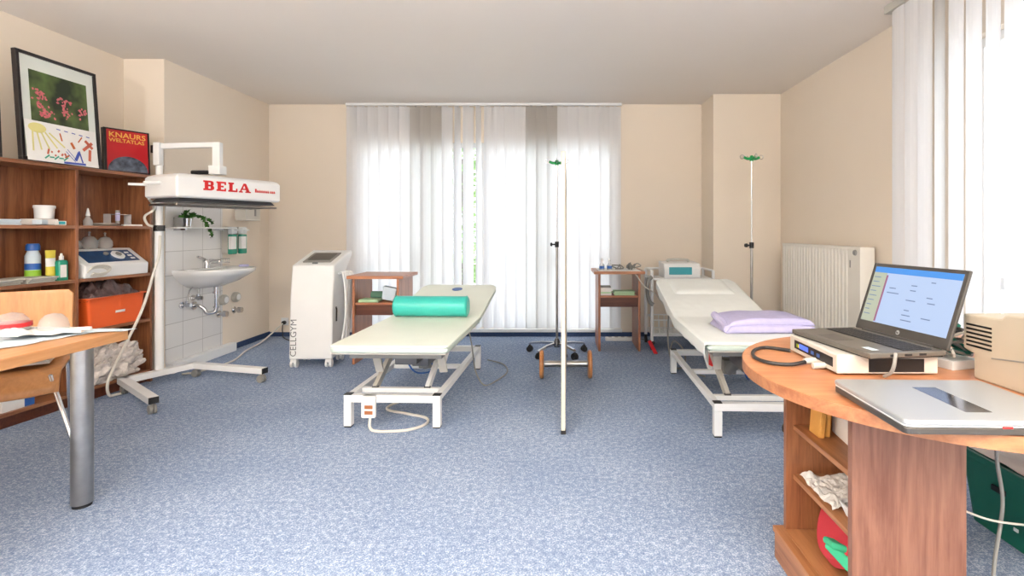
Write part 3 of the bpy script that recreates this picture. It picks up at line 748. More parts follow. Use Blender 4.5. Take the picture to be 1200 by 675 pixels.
# control panel on the slope
sl = Vector((0, .44, .12)).normalized()
mt = basis((-.125, .11, .9136+.003), (1, 0, 0), sl)
MB().prism(rrect(.25, .28, .012, 3, .125, .16), -.002, .0035, mt=mt).build('screen', 'greyplastic', parent=cg)
MB().prism(rrect(.20, .2, .006, 3, .125, .17), .0036, .005, mt=mt).build('display', 'laptop_dark', parent=cg)
MB().prism(rrect(.05, .02, .009, 3, .125, -.012), 0, .006, mt=mt).build('button', 'grey_text', parent=cg)
for x in (-.15, .15):
    for y in (.03, .29):
        c = MB()
        for q in (-1, 1): c.cyl((x+q*.018-.010, y, .033), (x+q*.018+.010, y, .033), .033, n=22)
        c.box((x, y, .06), (.05, .05, .03))
        c.build('caster', 'white_plastic', parent=cg, bevel=.003)
text('lettering', 'CELLGYM', .075, 'grey_text', cg, basis((-W/2+.062, .0058-.009+.001, .10), (0, .038, 1), (-1, 0, 0)) @ Matrix.Identity(4), sx=1.02)
hs = MB()
for i in range(5): hs.tube([(W/2+.004, .16+.03*i, .82), (W/2+.05+.01*i, .14+.03*i, .80), (W/2+.07, .15+.03*i, .5), (W/2+.03+.02*(i % 2), .16+.03*i, .2), (W/2+.004, .17+.03*i, .12)], .011, 8)
hs.build('hose', 'white_plastic', parent=cg, smooth=True)
hd = MB().tube([(W/2, .1, .52), (W/2+.02, .06, .50), (W/2+.022, .05, .44), (W/2+.01, .08, .40)], .006, 8)
hd.build('side_handle', 'black', parent=cg, smooth=True)

# ================================================================== INFRARED LAMP on stand
il = thing('infrared_lamp', (-3.15, 4.05, 0), 0, 'white infrared lamp with red lettering on a wheeled stand before the washbasin', 'infrared lamp')
A = Vector((-3.235, 3.80, .095)); B = Vector((-3.02, 4.24, .095)); A2 = Vector((-2.66, 3.36, .095)); B2 = Vector((-2.34, 4.07, .095))
MB().beam(A, B, .06, .045).build('cross_beam', 'white', parent=il, world=True, bevel=.003)
for (p, q) in ((A, A2), (B, B2)):
    d = (q-p).normalized()
    ft = MB().beam(p-d*.03, q, .06, .045).build('foot_beam', 'white', parent=il, world=True, bevel=.003)
    MB().beam(q, q+d*.006, .056, .042).build('end_cap', 'black', parent=ft, world=True)
    for c0 in (p+d*.02, q-d*.03):
        c = MB(); sd = d.cross(Vector((0, 0, 1)))
        for k in (-1, 1): c.cyl((c0.x+sd.x*.012*k-sd.x*.008, c0.y+sd.y*.012*k-sd.y*.008, .03), (c0.x+sd.x*.012*k+sd.x*.008, c0.y+sd.y*.012*k+sd.y*.008, .03), .03, n=18)
        c.cyl((c0.x, c0.y, .03), (c0.x, c0.y, .073), .012)
        c.build('caster', 'greyplastic', parent=ft, world=True, smooth=True)
P0 = Vector((-3.15, 4.035, 0))
MB().cyl((P0.x, P0.y, .117), (P0.x, P0.y, 1.24), .030, n=24).build('lower_column', 'white', parent=il, world=True, smooth=True)
MB().cyl((P0.x, P0.y, 1.24), (P0.x, P0.y, 1.885), .024, n=18).build('upper_column', 'white', parent=il, world=True, smooth=True)
kn = MB().cyl((P0.x, P0.y, 1.205), (P0.x, P0.y, 1.25), .038, n=20).cyl((P0.x+.02, P0.y-.02, 1.228), (P0.x+.055, P0.y-.06, 1.228), .02, n=16)
kn.build('height_knob', 'black', parent=il, world=True, smooth=True)
# parallel arm
E = Vector((-2.70, 4.05, 1.88))
MB().beam((P0.x-.02, P0.y, 1.872), (E.x+.02, E.y, 1.888), .036, .042).build('top_arm', 'white', parent=il, world=True, bevel=.005)
MB().beam((P0.x, P0.y-.01, 1.72), (P0.x, P0.y-.01, 1.90), .05, .05, up=(1, 0, 0)).build('arm_joint', 'white', parent=il, world=True, bevel=.006)
MB().beam((P0.x-.045, P0.y, 1.82), (P0.x-.045, P0.y, 1.88), .03, .03, up=(1, 0, 0)).build('joint_knob', 'black', parent=il, world=True, bevel=.004)
MB().beam((E.x, E.y, 1.905), (E.x, E.y, 1.69), .045, .06, up=(1, 0, 0)).build('drop_arm', 'white', parent=il, world=True, bevel=.005)
MB().box((E.x, E.y, 1.685), (.09, .09, .07)).cyl((E.x-.17, E.y-.02, 1.665), (E.x-.02, E.y-.02, 1.665), .012, n=12).build('head_pivot', 'white', parent=il, world=True, bevel=.006)
MB().cyl((E.x-.18, E.y-.03, 1.665), (E.x-.04, E.y-.03, 1.665), .017, n=12).build('pivot_handle', 'black', parent=il, world=True, smooth=True)
# head
u = Vector((.422, .907, 0)); wv = Vector((-.907, .422, 0)); C0 = Vector((-2.69, 3.60, 1.445))
HL, HW, HH = .80, .40, .175
mt = basis(C0, u, Vector((0, 0, 1)))         # local x along the front face, y up, z = x cross y -> outward (.907,-.422)
def hp(a, b, c): return tuple(C0+u*a+wv*b+Vector((0, 0, c)))
rings = []
for (zz, i0, i1) in ((0, .008, .008), (.015, 0, 0), (.145, 0, 0), (.165, .012, .015), (.176, .045, .05)):
    rings.append([hp(i0, i0, zz), hp(HL-i0, i0, zz), hp(HL-i0, HW-i1, zz), hp(i0, HW-i1, zz)])
MB().loft(rings).build('lamp_head', 'white', parent=il, world=True, bevel=.012, seg=3)
g = MB()
for i in range(4):
    a0 = .10+i*.17
    for j in range(3):
        p = [hp(a0, .07+.09*j, .1765), hp(a0+.11, .07+.09*j, .1765), hp(a0+.11, .09+.09*j, .1765), hp(a0, .09+.09*j, .1765)]
        g.add(p+[tuple(Vector(q)+Vector((0, 0, .0015))) for q in p], [(0, 3, 2, 1), (4, 5, 6, 7), (0, 1, 5, 4), (1, 2, 6, 5), (2, 3, 7, 6), (3, 0, 4, 7)])
g.build('vent', 'greyplastic', parent=il, world=True)
# heater reflector and guard below
MB().loft([[hp(.05, .05, 0), hp(HL-.05, .05, 0), hp(HL-.05, HW-.05, 0), hp(.05, HW-.05, 0)], [hp(.03, .03, -.028), hp(HL-.03, .03, -.028), hp(HL-.03, HW-.03, -.028), hp(.03, HW-.03, -.028)]]).build('reflector', 'darkmetal', parent=il, world=True)
g = MB(); loop = [hp(.02, .03, -.046), hp(HL-.02, .03, -.046), hp(HL-.02, HW-.03, -.046), hp(.02, HW-.03, -.046)]
g.tube(loop+[loop[0]], .008, 8, sm=False)
for i in range(15): a0 = .04+i*.051; g.tube([hp(a0, .03, -.046), hp(a0, HW-.03, -.046)], .0028, 6, sm=False)
g.build('guard_grille', 'steel', parent=il, world=True)
MB().tube([hp(-.0, .2, .11), hp(-.10, .2, .10)], .012, sm=False).tube([hp(.0, .36, .10), hp(-.09, .42, .10)], .010, sm=False).build('head_handle', 'white', parent=il, world=True, smooth=True)
iv = il.matrix_basis.inverted() if False else Matrix.Translation(-il.location)
g = MB(); gx = [.185]; Lh = .072; z0_ = .062
def gq(pts): g.add([hp(gx[0]+a, -.0016, z0_+b) for a, b in pts], [tuple(range(len(pts)))])
def gb(a0, a1, b0, b1): gq([(a0, b0), (a1, b0), (a1, b1), (a0, b1)])
sw = .026; tw_ = .013
# B
gb(-.006, .05, 0, tw_); gb(-.006, .05, Lh-tw_, Lh); gb(.004, .004+sw, tw_, Lh-tw_); gb(.03, .052, Lh/2-tw_/2, Lh/2+tw_/2)
for (b0, b1, ex) in ((0, Lh/2+.004, .072), (Lh/2-.004, Lh, .068)):
    gq([(.048, b0), (.062, b0+.004), (ex, b0+.012), (ex, b1-.012), (.062, b1-.004), (.048, b1), (.048, b1-tw_), (.05, b1-tw_)][:6]+[(.046, b1), (.046, b0)])
gx[0] += .092
# E
gb(-.004, .068, 0, tw_); gb(-.004, .068, Lh-tw_, Lh); gb(.004, .004+sw, tw_, Lh-tw_); gb(.03, .05, Lh/2-tw_/2, Lh/2+tw_/2); gb(.056, .068, tw_, .024); gb(.056, .068, Lh-.024, Lh-tw_)
gx[0] += .088
# L
gb(-.004, .068, 0, tw_); gb(-.004, .04, Lh-tw_, Lh); gb(.004, .004+sw, tw_, Lh-tw_); gb(.056, .068, tw_, .028)
gx[0] += .084
# A
gq([(.002, tw_*.8), (.016, tw_*.8), (.046, Lh), (.032, Lh)]); gq([(.032, Lh), (.052, Lh), (.082, tw_*.8), (.054, tw_*.8)]); gb(.018, .06, .022, .032); gb(-.006, .026, 0, tw_*.8); gb(.046, .092, 0, tw_*.8)
g.build('lettering', 'redprint', parent=il, world=True)
g = MB(); r = random.Random(2); a0 = .575
for i in range(11):
    hgt = .030 if i == 0 else .022; a = a0+.0155*i+(.006 if i > 7 else 0)
    for k in range(3): g.add([hp(a+.0045*k, -.0014, .070), hp(a+.0042+.0045*k, -.0014, .070), hp(a+.0042+.0045*k, -.0014, .070+hgt-.004*k*(i > 0)), hp(a+.0045*k, -.0014, .070+hgt-.004*k*(i > 0))], [(0, 1, 2, 3)])
g.build('small_print', 'redprint', parent=il, world=True)
MB().tube([hp(.02, .38, .0), (-3.16, 4.0, 1.38), (-3.21, 3.97, 1.32), (-3.2, 3.98, 1.26), (-3.17, 4.0, 1.24)], .009, 8).build('head_cable', 'cable_white', parent=il, world=True, smooth=True)
tag(MB().tube([(-3.105, 3.985, 1.17), (-3.10, 3.97, 1.02), (-3.115, 3.95, .92), (-3.14, 3.86, .62), (-3.19, 3.74, .33), (-3.22, 3.66, .14), (-3.235, 3.68, .03), (-3.225, 3.74, .012), (-3.20, 3.88, .012)], .0095, 8).build('lamp_cable', 'cable_white', smooth=True), 'long white cable hanging from the infrared lamp column to its foot', 'cable')
tag(MB().tube([(-3.13, 5.80, .155), (-3.14, 5.72, .12), (-3.17, 5.45, .02), (-3.12, 5.1, .01), (-3.0, 4.7, .01), (-3.06, 4.36, .01), (-3.12, 4.24, .02)], .008, 8).build('mains_cable', 'cable_white', smooth=True), 'white cord running along the floor from the corner socket to the lamp stand', 'cord')

# ================================================================== WASHBASIN
NB = 40
ws = thing('washbasin', (XL+.01, 4.70, .80), 0, 'white ceramic washbasin on the tiled wall', 'washbasin')
def dshape(k, ax=.17, bx=.30, wy=.33):
    out = [(0, -wy*k), (ax*k*.5, -wy*k)]
    for i_ in range(31):
        a = -PI/2+PI*i_/30; out.append((ax*k+bx*k*math.cos(a), wy*k*math.sin(a)))
    return out+[(ax*k*.5, wy*k), (0, wy*k)]
rings = []
for (k, z) in ((.22, -.115), (.45, -.10), (.72, -.05), (.92, .01), (.99, .035), (1.0, .055), (.985, .064)): rings.append([(x, y, z) for x, y in dshape(k)])
for (k, z, off) in ((.93, .064, .02), (.80, .055, .075), (.70, .02, .10), (.5, -.04, .12), (.25, -.07, .16)): rings.append([(x+off, y, z) for x, y in dshape(k)])
MB().loft(rings).build('basin', 'ceramic', parent=ws, smooth=True)
MB().b2(.0, .11, -.22, .22, .05, .0665).build('tap_deck', 'ceramic', parent=ws, bevel=.012, seg=3)
fa = MB().cyl((.075, 0, .06), (.075, 0, .12), .024, .021, 20).build('tap', 'chrome', parent=ws, smooth=True)
MB().tube([(.075, 0, .10), (.12, 0, .125), (.18, 0, .135), (.195, 0, .12)], .012, 10).build('spout', 'chrome', parent=fa, smooth=True)
MB().ico((.07, 0, .128), .026, 2, sc=(1.1, 1, .8)).tube([(.07, 0, .14), (.03, -.03, .165), (.02, -.05, .17)], .009, 8).build('lever', 'chrome', parent=fa, smooth=True)
wtrap = MB()
wtrap.cyl((.16, 0, -.09), (.16, 0, -.16), .022, n=16).cyl((.16, 0, -.16), (.16, 0, -.30), .016, n=14).tube([(.16, 0, -.30), (.15, -.01, -.335), (.11, -.05, -.34), (.09, -.06, -.30), (.05, -.07, -.27), (.0, -.07, -.27)], .016, 12)
wtrap.cyl((.16, 0, -.15), (.16, 0, -.165), .03, n=18).cyl((.16, 0, -.30), (.16, 0, -.285), .026, n=16).cyl((0, -.07, -.27), (.012, -.07, -.27), .036, n=20)
wtrap.build('drain_trap', 'chrome', parent=ws, smooth=True)
for (yy, zz) in ((-.22, -.245), (-.08, -.20)):
    v = MB().cyl((0, yy, zz), (.05, yy, zz), .011, n=12).cyl((.05, yy, zz-.012), (.05, yy, zz+.035), .013, n=12).cyl((.05, yy, zz), (.085, yy, zz), .02, .018, 16).cyl((0, yy, zz), (.008, yy, zz), .028, n=18)
    v.tube([(.05, yy, zz+.03), (.055, yy*.8, -.10), (.075, 0, .0)], .006, 8)
    v.build('angle_valve', 'chrome', parent=ws, smooth=True)
# wall meters and stop valves
for (yy, cond) in ((5.02, 'nearer the washbasin trap'), (5.23, 'further from the washbasin trap')):
    t = thing('water_meter', (XL+(.010 if yy < 5.03 else -.002), yy, .53), 0, 'round grey wall water meter, '+cond, 'water meter', 'water meters under the basin')
    MB().cyl((0, 0, 0), (.03, 0, 0), .05, n=28).cyl((.03, 0, 0), (.045, 0, 0), .044, .040, 28).build('body', 'greymetal', parent=t, smooth=True)
    MB().cyl((.045, 0, 0), (.049, 0, 0), .03, n=24).build('dial', 'paper', parent=t)
for (yy, cond) in ((4.97, 'left of the pair'), (5.22, 'right of the pair')):
    t = thing('stop_valve', (XL+(.010 if yy < 5.03 else -.002), yy, .40), 0, 'chrome stop valve below the water meters, '+cond, 'valve', 'stop valves under the basin')
    MB().cyl((0, 0, 0), (.05, 0, 0), .018, n=16).cyl((0, 0, 0), (.008, 0, 0), .034, n=20).build('body', 'chrome', parent=t, smooth=True)
    MB().cyl((.05, 0, 0), (.085, 0, 0), .03, .027, 18).build('handle', 'chrome', parent=t, smooth=True)
# glass shelf, pots, dispensers
gs = thing('wall_shelf', (XL+.010, 4.60, 1.225), 0, 'narrow rounded white shelf on the tiles above the washbasin', 'shelf')
MB().prism([(0, -.29), (.09, -.29), (.13, -.25), (.13, .36), (.09, .40), (0, .40)], 0, .014).build('board', 'ceramic', parent=gs, bevel=.004)
for yy in (-.2, .3): MB().beam((0, yy, -.01), (.10, yy, -.004), .02, .016).build('bracket', 'chrome', parent=gs)
pl = thing('potted_ivy', (XL+.075, 4.46, 1.239), 0, 'trailing green ivy in a silver pot on the wall shelf', 'plant')
MB().lathe([(0, 0), (.034, 0), (.042, .075), (.039, .078), (.036, .066), (0, .064)], n=24).build('pot', 'chrome', parent=pl, smooth=True)
r = random.Random(11); st = MB(); lf = MB()
vines = [[(0, 0, .07), (.01, -.05, .10), (.02, -.10, .09)], [(0, 0, .07), (.02, .06, .10), (.03, .13, .085), (.04, .19, .03), (.05, .22, -.03), (.05, .24, -.09)],
         [(0, 0, .07), (0, -.02, .12), (.01, 0, .135)], [(0, 0, .07), (.03, .03, .10), (.04, .12, .09), (.05, .22, .06), (.05, .25, .03)], [(0, 0, .07), (.01, .04, .12), (.01, .10, .105)]]
for vn in vines:
    st.tube(vn, .002, 5)
    sp_ = smooth_path(vn, 6)
    for p in sp_[1:]:
        for k in range(2):
            s = r.uniform(.014, .024); a = r.uniform(0, 2*PI); q = Matrix.Rotation(a, 4, 'Z') @ Matrix.Rotation(r.uniform(-.9, .9), 4, 'X') @ Matrix.Rotation(r.uniform(-.9, .9), 4, 'Y')
            pts = [(0, -.2, 0), (.6, 0, .12), (.95, .55, .05), (.35, .75, .02), (0, 1.4, -.1), (-.35, .75, .02), (-.95, .55, .05), (-.6, 0, .12)]
            lf.add([p+(q @ (Vector(t_)*s)) for t_ in pts], [(0, 1, 2, 3, 4, 5, 6, 7)])
st.build('stem', 'leaf', parent=pl); lf.build('foliage', 'leaf', parent=pl)
tag(MB().lathe([(0, 0), (.028, 0), (.035, .08), (.03, .083), (0, .08)], c=(XL+.07, 4.365, 1.239), n=20).build('toothbrush_cup', 'greyplastic', smooth=True), 'dark grey cup left of the silver ivy pot', 'cup')
for (yy, cond) in ((5.06, 'left'), (5.22, 'right')):
    t = thing('soap_dispenser', (XL+.0099 if yy < 5.03 else XL-.002, yy, .985), 0, f'{cond} one of two white and green wall soap dispensers', 'soap dispenser', 'wall soap dispensers')
    MB().b2(0, .07, -.045, .045, .0, .26).build('back_plate', 'greymetal', parent=t, bevel=.004)
    MB().b2(.07, .115, -.042, .042, .19, .26).build('pump_head', 'white_plastic', parent=t, bevel=.01)
    MB().b2(.07, .112, -.044, .044, -.01, .185).build('bottle', 'green_soap', parent=t, bevel=.008)
    MB().b2(.08, .1128, -.046, .028, .04, .165).build('paper_label', 'paper', parent=t, bevel=.002)
    MB().beam((.06, 0, .25), (.15, 0, .225), .05, .012).build('lever', 'white_plastic', parent=t, bevel=.004)
rk = MB()
for zz in (.90, .935): rk.tube([(XL+.011, 4.84, zz), (XL+.10, 4.84, zz), (XL+.10, 5.0, zz), (XL+.011, 5.0, zz)], .004, 6, sm=False)
for i in range(7): rk.tube([(XL+.012, 4.85+.023*i, .90), (XL+.10, 4.85+.023*i, .90), (XL+.10, 4.85+.023*i, .935)], .0025, 6, sm=False)
tag(rk.build('wire_soap_rack', 'chrome'), 'chrome wire soap rack on the tiles beside the tap', 'soap rack')
pd = thing('towel_dispenser', (XL, 5.36, 1.31), 0, 'white paper-towel dispenser high on the wall right of the tiles', 'towel dispenser')
MB().b2(0, .115, -.13, .13, 0, .17).build('housing', 'cream_plastic', parent=pd, bevel=.008)
MB().b2(.115, .117, .02, .05, .05, .12).build('window_slot', 'greyplastic', parent=pd)
rk = MB(); 
tag(MB().box((XL+.30, 4.90, .874), (.08, .05, .022), rot=rotm(0, 0, 20)).build('soap_bar', 'lavender', bevel=.009, seg=3), 'pale soap bar on the right rim of the washbasin', 'soap')

# ================================================================== WALL CABINET (open shelving)
CX, CY, CT = -3.27, 4.12, -5
def cab(t, q, z): return Vector((CX, CY, 0)) + Vector((-.0872*t-.9962*q, -.9962*t+.0872*q, z))
cb = thing('shelf_cabinet', (CX, CY, 0), CT, 'walnut open shelf cabinet with two bays along the left wall', 'cabinet')
Dp = .27; T = 1.22
def slab(name, t0, t1, z0, z1, mat, q0=0, q1=Dp): return MB().b2(-q1, -q0, -t1, -t0, z0, z1).build(name, mat, parent=cb, bevel=.0015)
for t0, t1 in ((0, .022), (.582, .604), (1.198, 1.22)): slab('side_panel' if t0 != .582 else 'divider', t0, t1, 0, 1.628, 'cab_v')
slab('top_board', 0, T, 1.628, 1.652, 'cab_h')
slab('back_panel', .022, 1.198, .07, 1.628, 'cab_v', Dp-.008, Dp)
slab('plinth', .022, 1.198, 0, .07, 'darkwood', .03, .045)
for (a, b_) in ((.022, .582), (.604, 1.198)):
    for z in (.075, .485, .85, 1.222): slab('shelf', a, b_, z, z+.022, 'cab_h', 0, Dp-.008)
# --- on top of the cabinet
def frame(name, c0, c1, zt, lean, label, border=.02, matw=.055, pic=None):
    # c0, c1: bottom corners (near, far); the front faces +X
    c0 = Vector(c0); c1 = Vector(c1); d = (c1-c0).normalized(); Wf = (c1-c0).length; nrm = Vector((d.y, -d.x, 0))
    up = Vector((0, 0, 1))*math.cos(lean)-nrm*math.sin(lean); Hf = zt
    t = thing(name, c0, 0, label, 'picture frame'); mt = basis((0, 0, 0), d, up)
    m_ = MB(); m_.T = mt
    m_.b2(0, Wf, 0, border, -.018, .012).b2(0, Wf, Hf-border, Hf, -.018, .012).b2(0, border, border, Hf-border, -.018, .012).b2(Wf-border, Wf, border, Hf-border, -.018, .012)
    m_.build('moulding', 'frame_black', parent=t, bevel=.002)
    m_ = MB(); m_.T = mt; m_.b2(border, Wf-border, border, Hf-border, -.014, .0).build('mount', 'mat_board', parent=t)
    m_ = MB(); m_.T = mt; m_.b2(Wf*.3, Wf*.5, .0, .25, -.045, -.018).build('strut', 'frame_black', parent=t)
    return t, mt, Wf, Hf
f1, mt, Wf, Hf = frame('picture_frame', (-3.320, 3.16, 1.652), (-3.320, 3.71, 1.652), .69, R(4), 'large black-framed flower picture with a child\'s drawing in front, on the shelf cabinet')
ph = MB(); ph.T = mt; ph.b2(.08, .475, .12, .585, 0, .002)
r = random.Random(4)
ph.build('photograph', 'photo_dark', parent=f1)
fl = MB(); fl.T = mt
for (cx, cy, n_) in ((.14, .44, 22), (.13, .37, 16), (.16, .32, 16), (.30, .42, 14), (.31, .36, 22), (.44, .37, 14), (.21, .33, 8), (.35, .43, 4)):
    for i in range(n_):
        x = cx+r.gauss(0, .020); y = cy+r.gauss(0, .018)
        if not (.09 < x < .468 and .26 < y < .57): continue
        s = r.uniform(.005, .010); a = r.uniform(0, 6)
        fl.add([(x+s*math.cos(a+2*PI*j/6)*(1.5 if j % 3 == 0 else .8), y+s*math.sin(a+2*PI*j/6), .0026) for j in range(6)], [tuple(range(6))])
fl.build('blossoms', 'pink', parent=f1)
f0, mt0, _, _ = frame('picture_frame', (-3.36, 2.92, 1.652), (-3.353, 3.07, 1.652), .62, R(3), 'dark-framed picture cut off by the left edge of the photo', border=.015) if False else (None,)*4
f0, mt0, _, _ = frame('picture_frame', (-3.378, 2.93, 1.652), (-3.362, 3.085, 1.652), .50, R(3), 'dark-framed picture mostly cut off by the left edge of the photo', border=.02)
cd = thing('child_drawing', (-3.290, 3.175, 1.652), 0, 'colourful crayon child\'s drawing leaning on the large framed picture', 'drawing')
d = Vector((.02, .47, 0)).normalized(); up = Vector((-.10, 0, 1)).normalized(); md = basis((0, 0, 0), d, up)
def dr(name, mat, polys, z=.0015):
    m_ = MB(); m_.T = md
    for P_ in polys: m_.add([(x, y, z) for x, y in P_], [tuple(range(len(P_)))])
    return m_.build(name, mat, parent=cd)
m_ = MB(); m_.T = md; m_.b2(0, .465, 0, .255, -.003, 0); m_.build('sheet', 'paper', parent=cd)
def stroke(x0, y0, x1, y1, w_):
    L_ = math.hypot(x1-x0, y1-y0); nx, ny = -(y1-y0)/L_*w_/2, (x1-x0)/L_*w_/2
    return [(x0+nx, y0+ny), (x1+nx, y1+ny), (x1-nx, y1-ny), (x0-nx, y0-ny)]
dr('drawn_sun', 'crayon_y', [[(.07+.055*math.cos(a*PI/8), .21+.032*math.sin(a*PI/8)) for a in range(16)]]+[stroke(.04+.025*i, .19, .035+.05*i, .06+.012*i, .010) for i in range(5)])
dr('drawn_flowers', 'crayon_r', [stroke(.12+.022*i, .05+.02*(i % 2), .13+.022*i, .085-.02*(i % 3), .012) for i in range(6)]+[stroke(.40, .04, .41, .12, .02), stroke(.36, .11, .43, .17, .02), stroke(.38, .18, .43, .13, .02)])
dr('drawn_leaves', 'crayon_g', [stroke(.10+.03*i, .02+.012*(i % 2), .13+.03*i, .045-.012*(i % 2), .009) for i in range(5)])
dr('drawn_water', 'crayon_b', [stroke(.22, .008, .37, .012, .014), stroke(.30, .03, .33, .09, .02), stroke(.35, .02, .33, .1, .01)]+[stroke(.25, .10, .31, .03, .004), stroke(.24, .085, .30, .02, .004)])
for i in range(5): dr('drawn_cloud', 'crayon_b', [stroke(.19+.05*i, .225-.004*i, .215+.05*i, .222-.004*i, .006)])
dr('drawn_figure', 'crayon_o', [stroke(.21, .20, .22, .15, .01), stroke(.28, .15, .30, .11, .018), stroke(.23, .04, .26, .06, .01), stroke(.33, .16, .36, .20, .008)])
# atlas
c0 = Vector((-3.385, 3.82, 1.652)); d = Vector((.13, .28, 0)).normalized(); nrm = Vector((d.y, -d.x, 0))
at = thing('atlas_book', c0, 0, 'red world atlas standing upright on the shelf cabinet', 'book')
up = (Vector((0, 0, 1))-nrm*.06).normalized(); ma = basis((0, 0, 0), d, up); BW, BH = .295, .335
m_ = MB(); m_.T = ma; m_.b2(.004, BW-.004, .004, BH-.004, -.034, -.006).build('pages', 'paper', parent=at)
m_ = MB(); m_.T = ma; m_.b2(0, BW, 0, BH, -.006, 0).b2(0, BW, 0, BH, -.04, -.034).b2(-.003, .004, 0, BH, -.04, 0).build('cover', 'frame_black', parent=at, bevel=.002)
m_ = MB(); m_.T = ma; m_.b2(.014, BW-.014, .012, BH-.012, 0, .0012).build('jacket', 'book_red', parent=at)
gl = [( .1475+.131*math.cos(a), .0125+.115*math.sin(a)) for a in [PI*i/24 for i in range(25)]]
m_ = MB(); m_.T = ma; m_.prism(gl, .0012, .0018).build('globe_picture', 'globe', parent=at)
text('lettering', 'KNAURS', .056, 'gold', at, ma @ Matrix.Translation((.026, .268, .0013)), sx=1.12, font_bold=.0008)
text('lettering', 'WELTATLAS', .038, 'gold', at, ma @ Matrix.Translation((.028, .232, .0013)), sx=1.1, font_bold=.0006)
# --- in the cabinet
def cthing(name, t, q, z, label, cat, group=None): return thing(name, cab(t, q, z), CT, label, cat, group)
# right bay, shelf 4 (z 1.244)
def squeeze(t, q, z, s, label, g=None):
    o = cthing('dropper_bottle', t, q, z, label, 'bottle', g)
    MB().lathe([(0, 0), (.026*s, 0), (.028*s, .035*s), (.012*s, .06*s), (.012*s, .07*s), (0, .07*s)], n=20).build('body', 'clear', parent=o, smooth=True)
    MB().lathe([(0, .07*s), (.014*s, .07*s), (.011*s, .09*s), (.004*s, .125*s), (0, .125*s)], n=16).build('cap', 'white_plastic', parent=o, smooth=True)
squeeze(.455, .07, 1.244, 1.0, 'larger clear dropper bottle with white cap on the upper right shelf')
squeeze(.535, .10, 1.244, .75, 'smaller clear dropper bottle at the divider on the upper right shelf')
tag(MB().add(*(lambda: (lambda m: (m.v, m.f))(MB().lathe([(0, 0), (.075, 0), (.10, .018), (.096, .02), (.07, .006), (0, .006)], c=cab(.30, .12, 1.244), n=28)))()).build('instrument_dish', 'cream_plastic', smooth=True), 'shallow cream dish on the upper right shelf', 'dish')
gr = cthing('test_tube_rack', .20, .10, 1.244, 'clear plastic rack holding a tube on the upper right shelf', 'rack')
MB().b2(-.03, .03, -.085, .085, 0, .006).b2(-.03, .03, -.085, .085, .085, .09).b2(-.03, .03, -.085, -.081, .006, .085).b2(-.03, .03, .081, .085, .006, .085).build('rack_frame', 'clear', parent=gr)
MB().cyl((0, .0, .007), (0, .0, .12), .014, n=16).build('tube', 'cup_glass', parent=gr, smooth=True)
MB().cyl((0, .0, .04), (0, .0, .10), .0145, n=16).build('tube_label', 'lavender', parent=gr)
tag(MB().box(cab(.13, .05, 1.250), (.05, .12, .012), rot=Matrix.Rotation(R(-20), 4, 'Z')).build('note_pad', 'paper', bevel=.002), 'small white pad lying at the right end of the upper shelf', 'pad')
# right bay, shelf 3 (z .872): therapy unit + glass cups
un = cthing('therapy_unit', .30, .125, .872, 'white therapy unit with sloping blue control panel on the right shelf', 'device')
prof = [(-.13, 0), (.135, 0), (.14, .085), (-.02, .20), (-.13, .20)]
MB().prism(prof, -.25, .25, mt=basis((0, 0, 0), (1, 0, 0), (0, 0, 1))).build('housing', 'white_plastic', parent=un, bevel=.008)
s_ = Vector((-.16, 0, .115)).normalized(); mt = basis((.136, -.20, .0885), (0, 1, 0), s_)
MB().prism([(0, .03), (.40, .03), (.40, .165), (0, .165)], 0, .0025, mt=mt).build('control_panel', 'bluepanel', parent=un)
MB().prism([(.27+.045*math.cos(a), .10+.045*math.sin(a)) for a in [2*PI*i/24 for i in range(24)]], .0025, .012, mt=mt).build('dial', 'white_plastic', parent=un)
MB().prism([(.27+.02*math.cos(a), .10+.02*math.sin(a)) for a in [2*PI*i/16 for i in range(16)]], .012, .02, mt=mt).build('dial_knob', 'greyplastic', parent=un)
MB().prism([(.19+.016*math.cos(a), .12+.016*math.sin(a)) for a in [2*PI*i/16 for i in range(16)]], .0025, .015, mt=mt).build('dial_knob', 'greyplastic', parent=un)
for i in range(3): MB().prism([(.345+.0*i, .05+.035*i), (.375, .05+.035*i), (.375, .065+.035*i), (.345, .065+.035*i)], .0025, .007, mt=mt).build('switch', 'white_plastic', parent=un)
hs = MB()
for k in range(3): hs.tube([un.location+Vector((.155+.012*k, -.24+.03*math.sin(a)*(1)+.05, .045+.035*math.sin(a))) if False else cab(.46+.075*math.cos(a), -.012-.012*k, .872+.04+.030*math.sin(a)+.01*k) for a in [2*PI*j/16 for j in range(15)]], .0055, 6, k=3)
tag(hs.build('coiled_lead', 'cable_white', smooth=True), 'coiled white lead in front of the therapy unit', 'lead')
def glass_cup(t, z, s, q, label):
    o = cthing('cupping_glass', t, q, z, label, 'cupping glass', 'cupping glasses on the therapy unit')
    MB().lathe([(.040*s, 0), (.047*s, .02*s), (.046*s, .05*s), (.030*s, .078*s), (.01*s, .086*s), (0, .087*s)], n=26).build('bell', 'cup_glass', parent=o, smooth=True)
    MB().lathe([(0, .086*s), (.008*s, .087*s), (.005*s, .10*s), (.009*s, .112*s), (0, .118*s)], n=14).build('knob', 'cup_glass', parent=o, smooth=True)
for (t, s, lb) in ((.525, .85, 'leftmost of the four cupping glasses on the therapy unit'), (.425, .8, 'narrow cupping glass second from the left on the therapy unit'), (.325, 1.12, 'largest cupping glass, third from the left on the therapy unit'), (.205, 1.05, 'rightmost of the four cupping glasses on the therapy unit')):
    glass_cup(t, 1.0725, s, .20, lb)
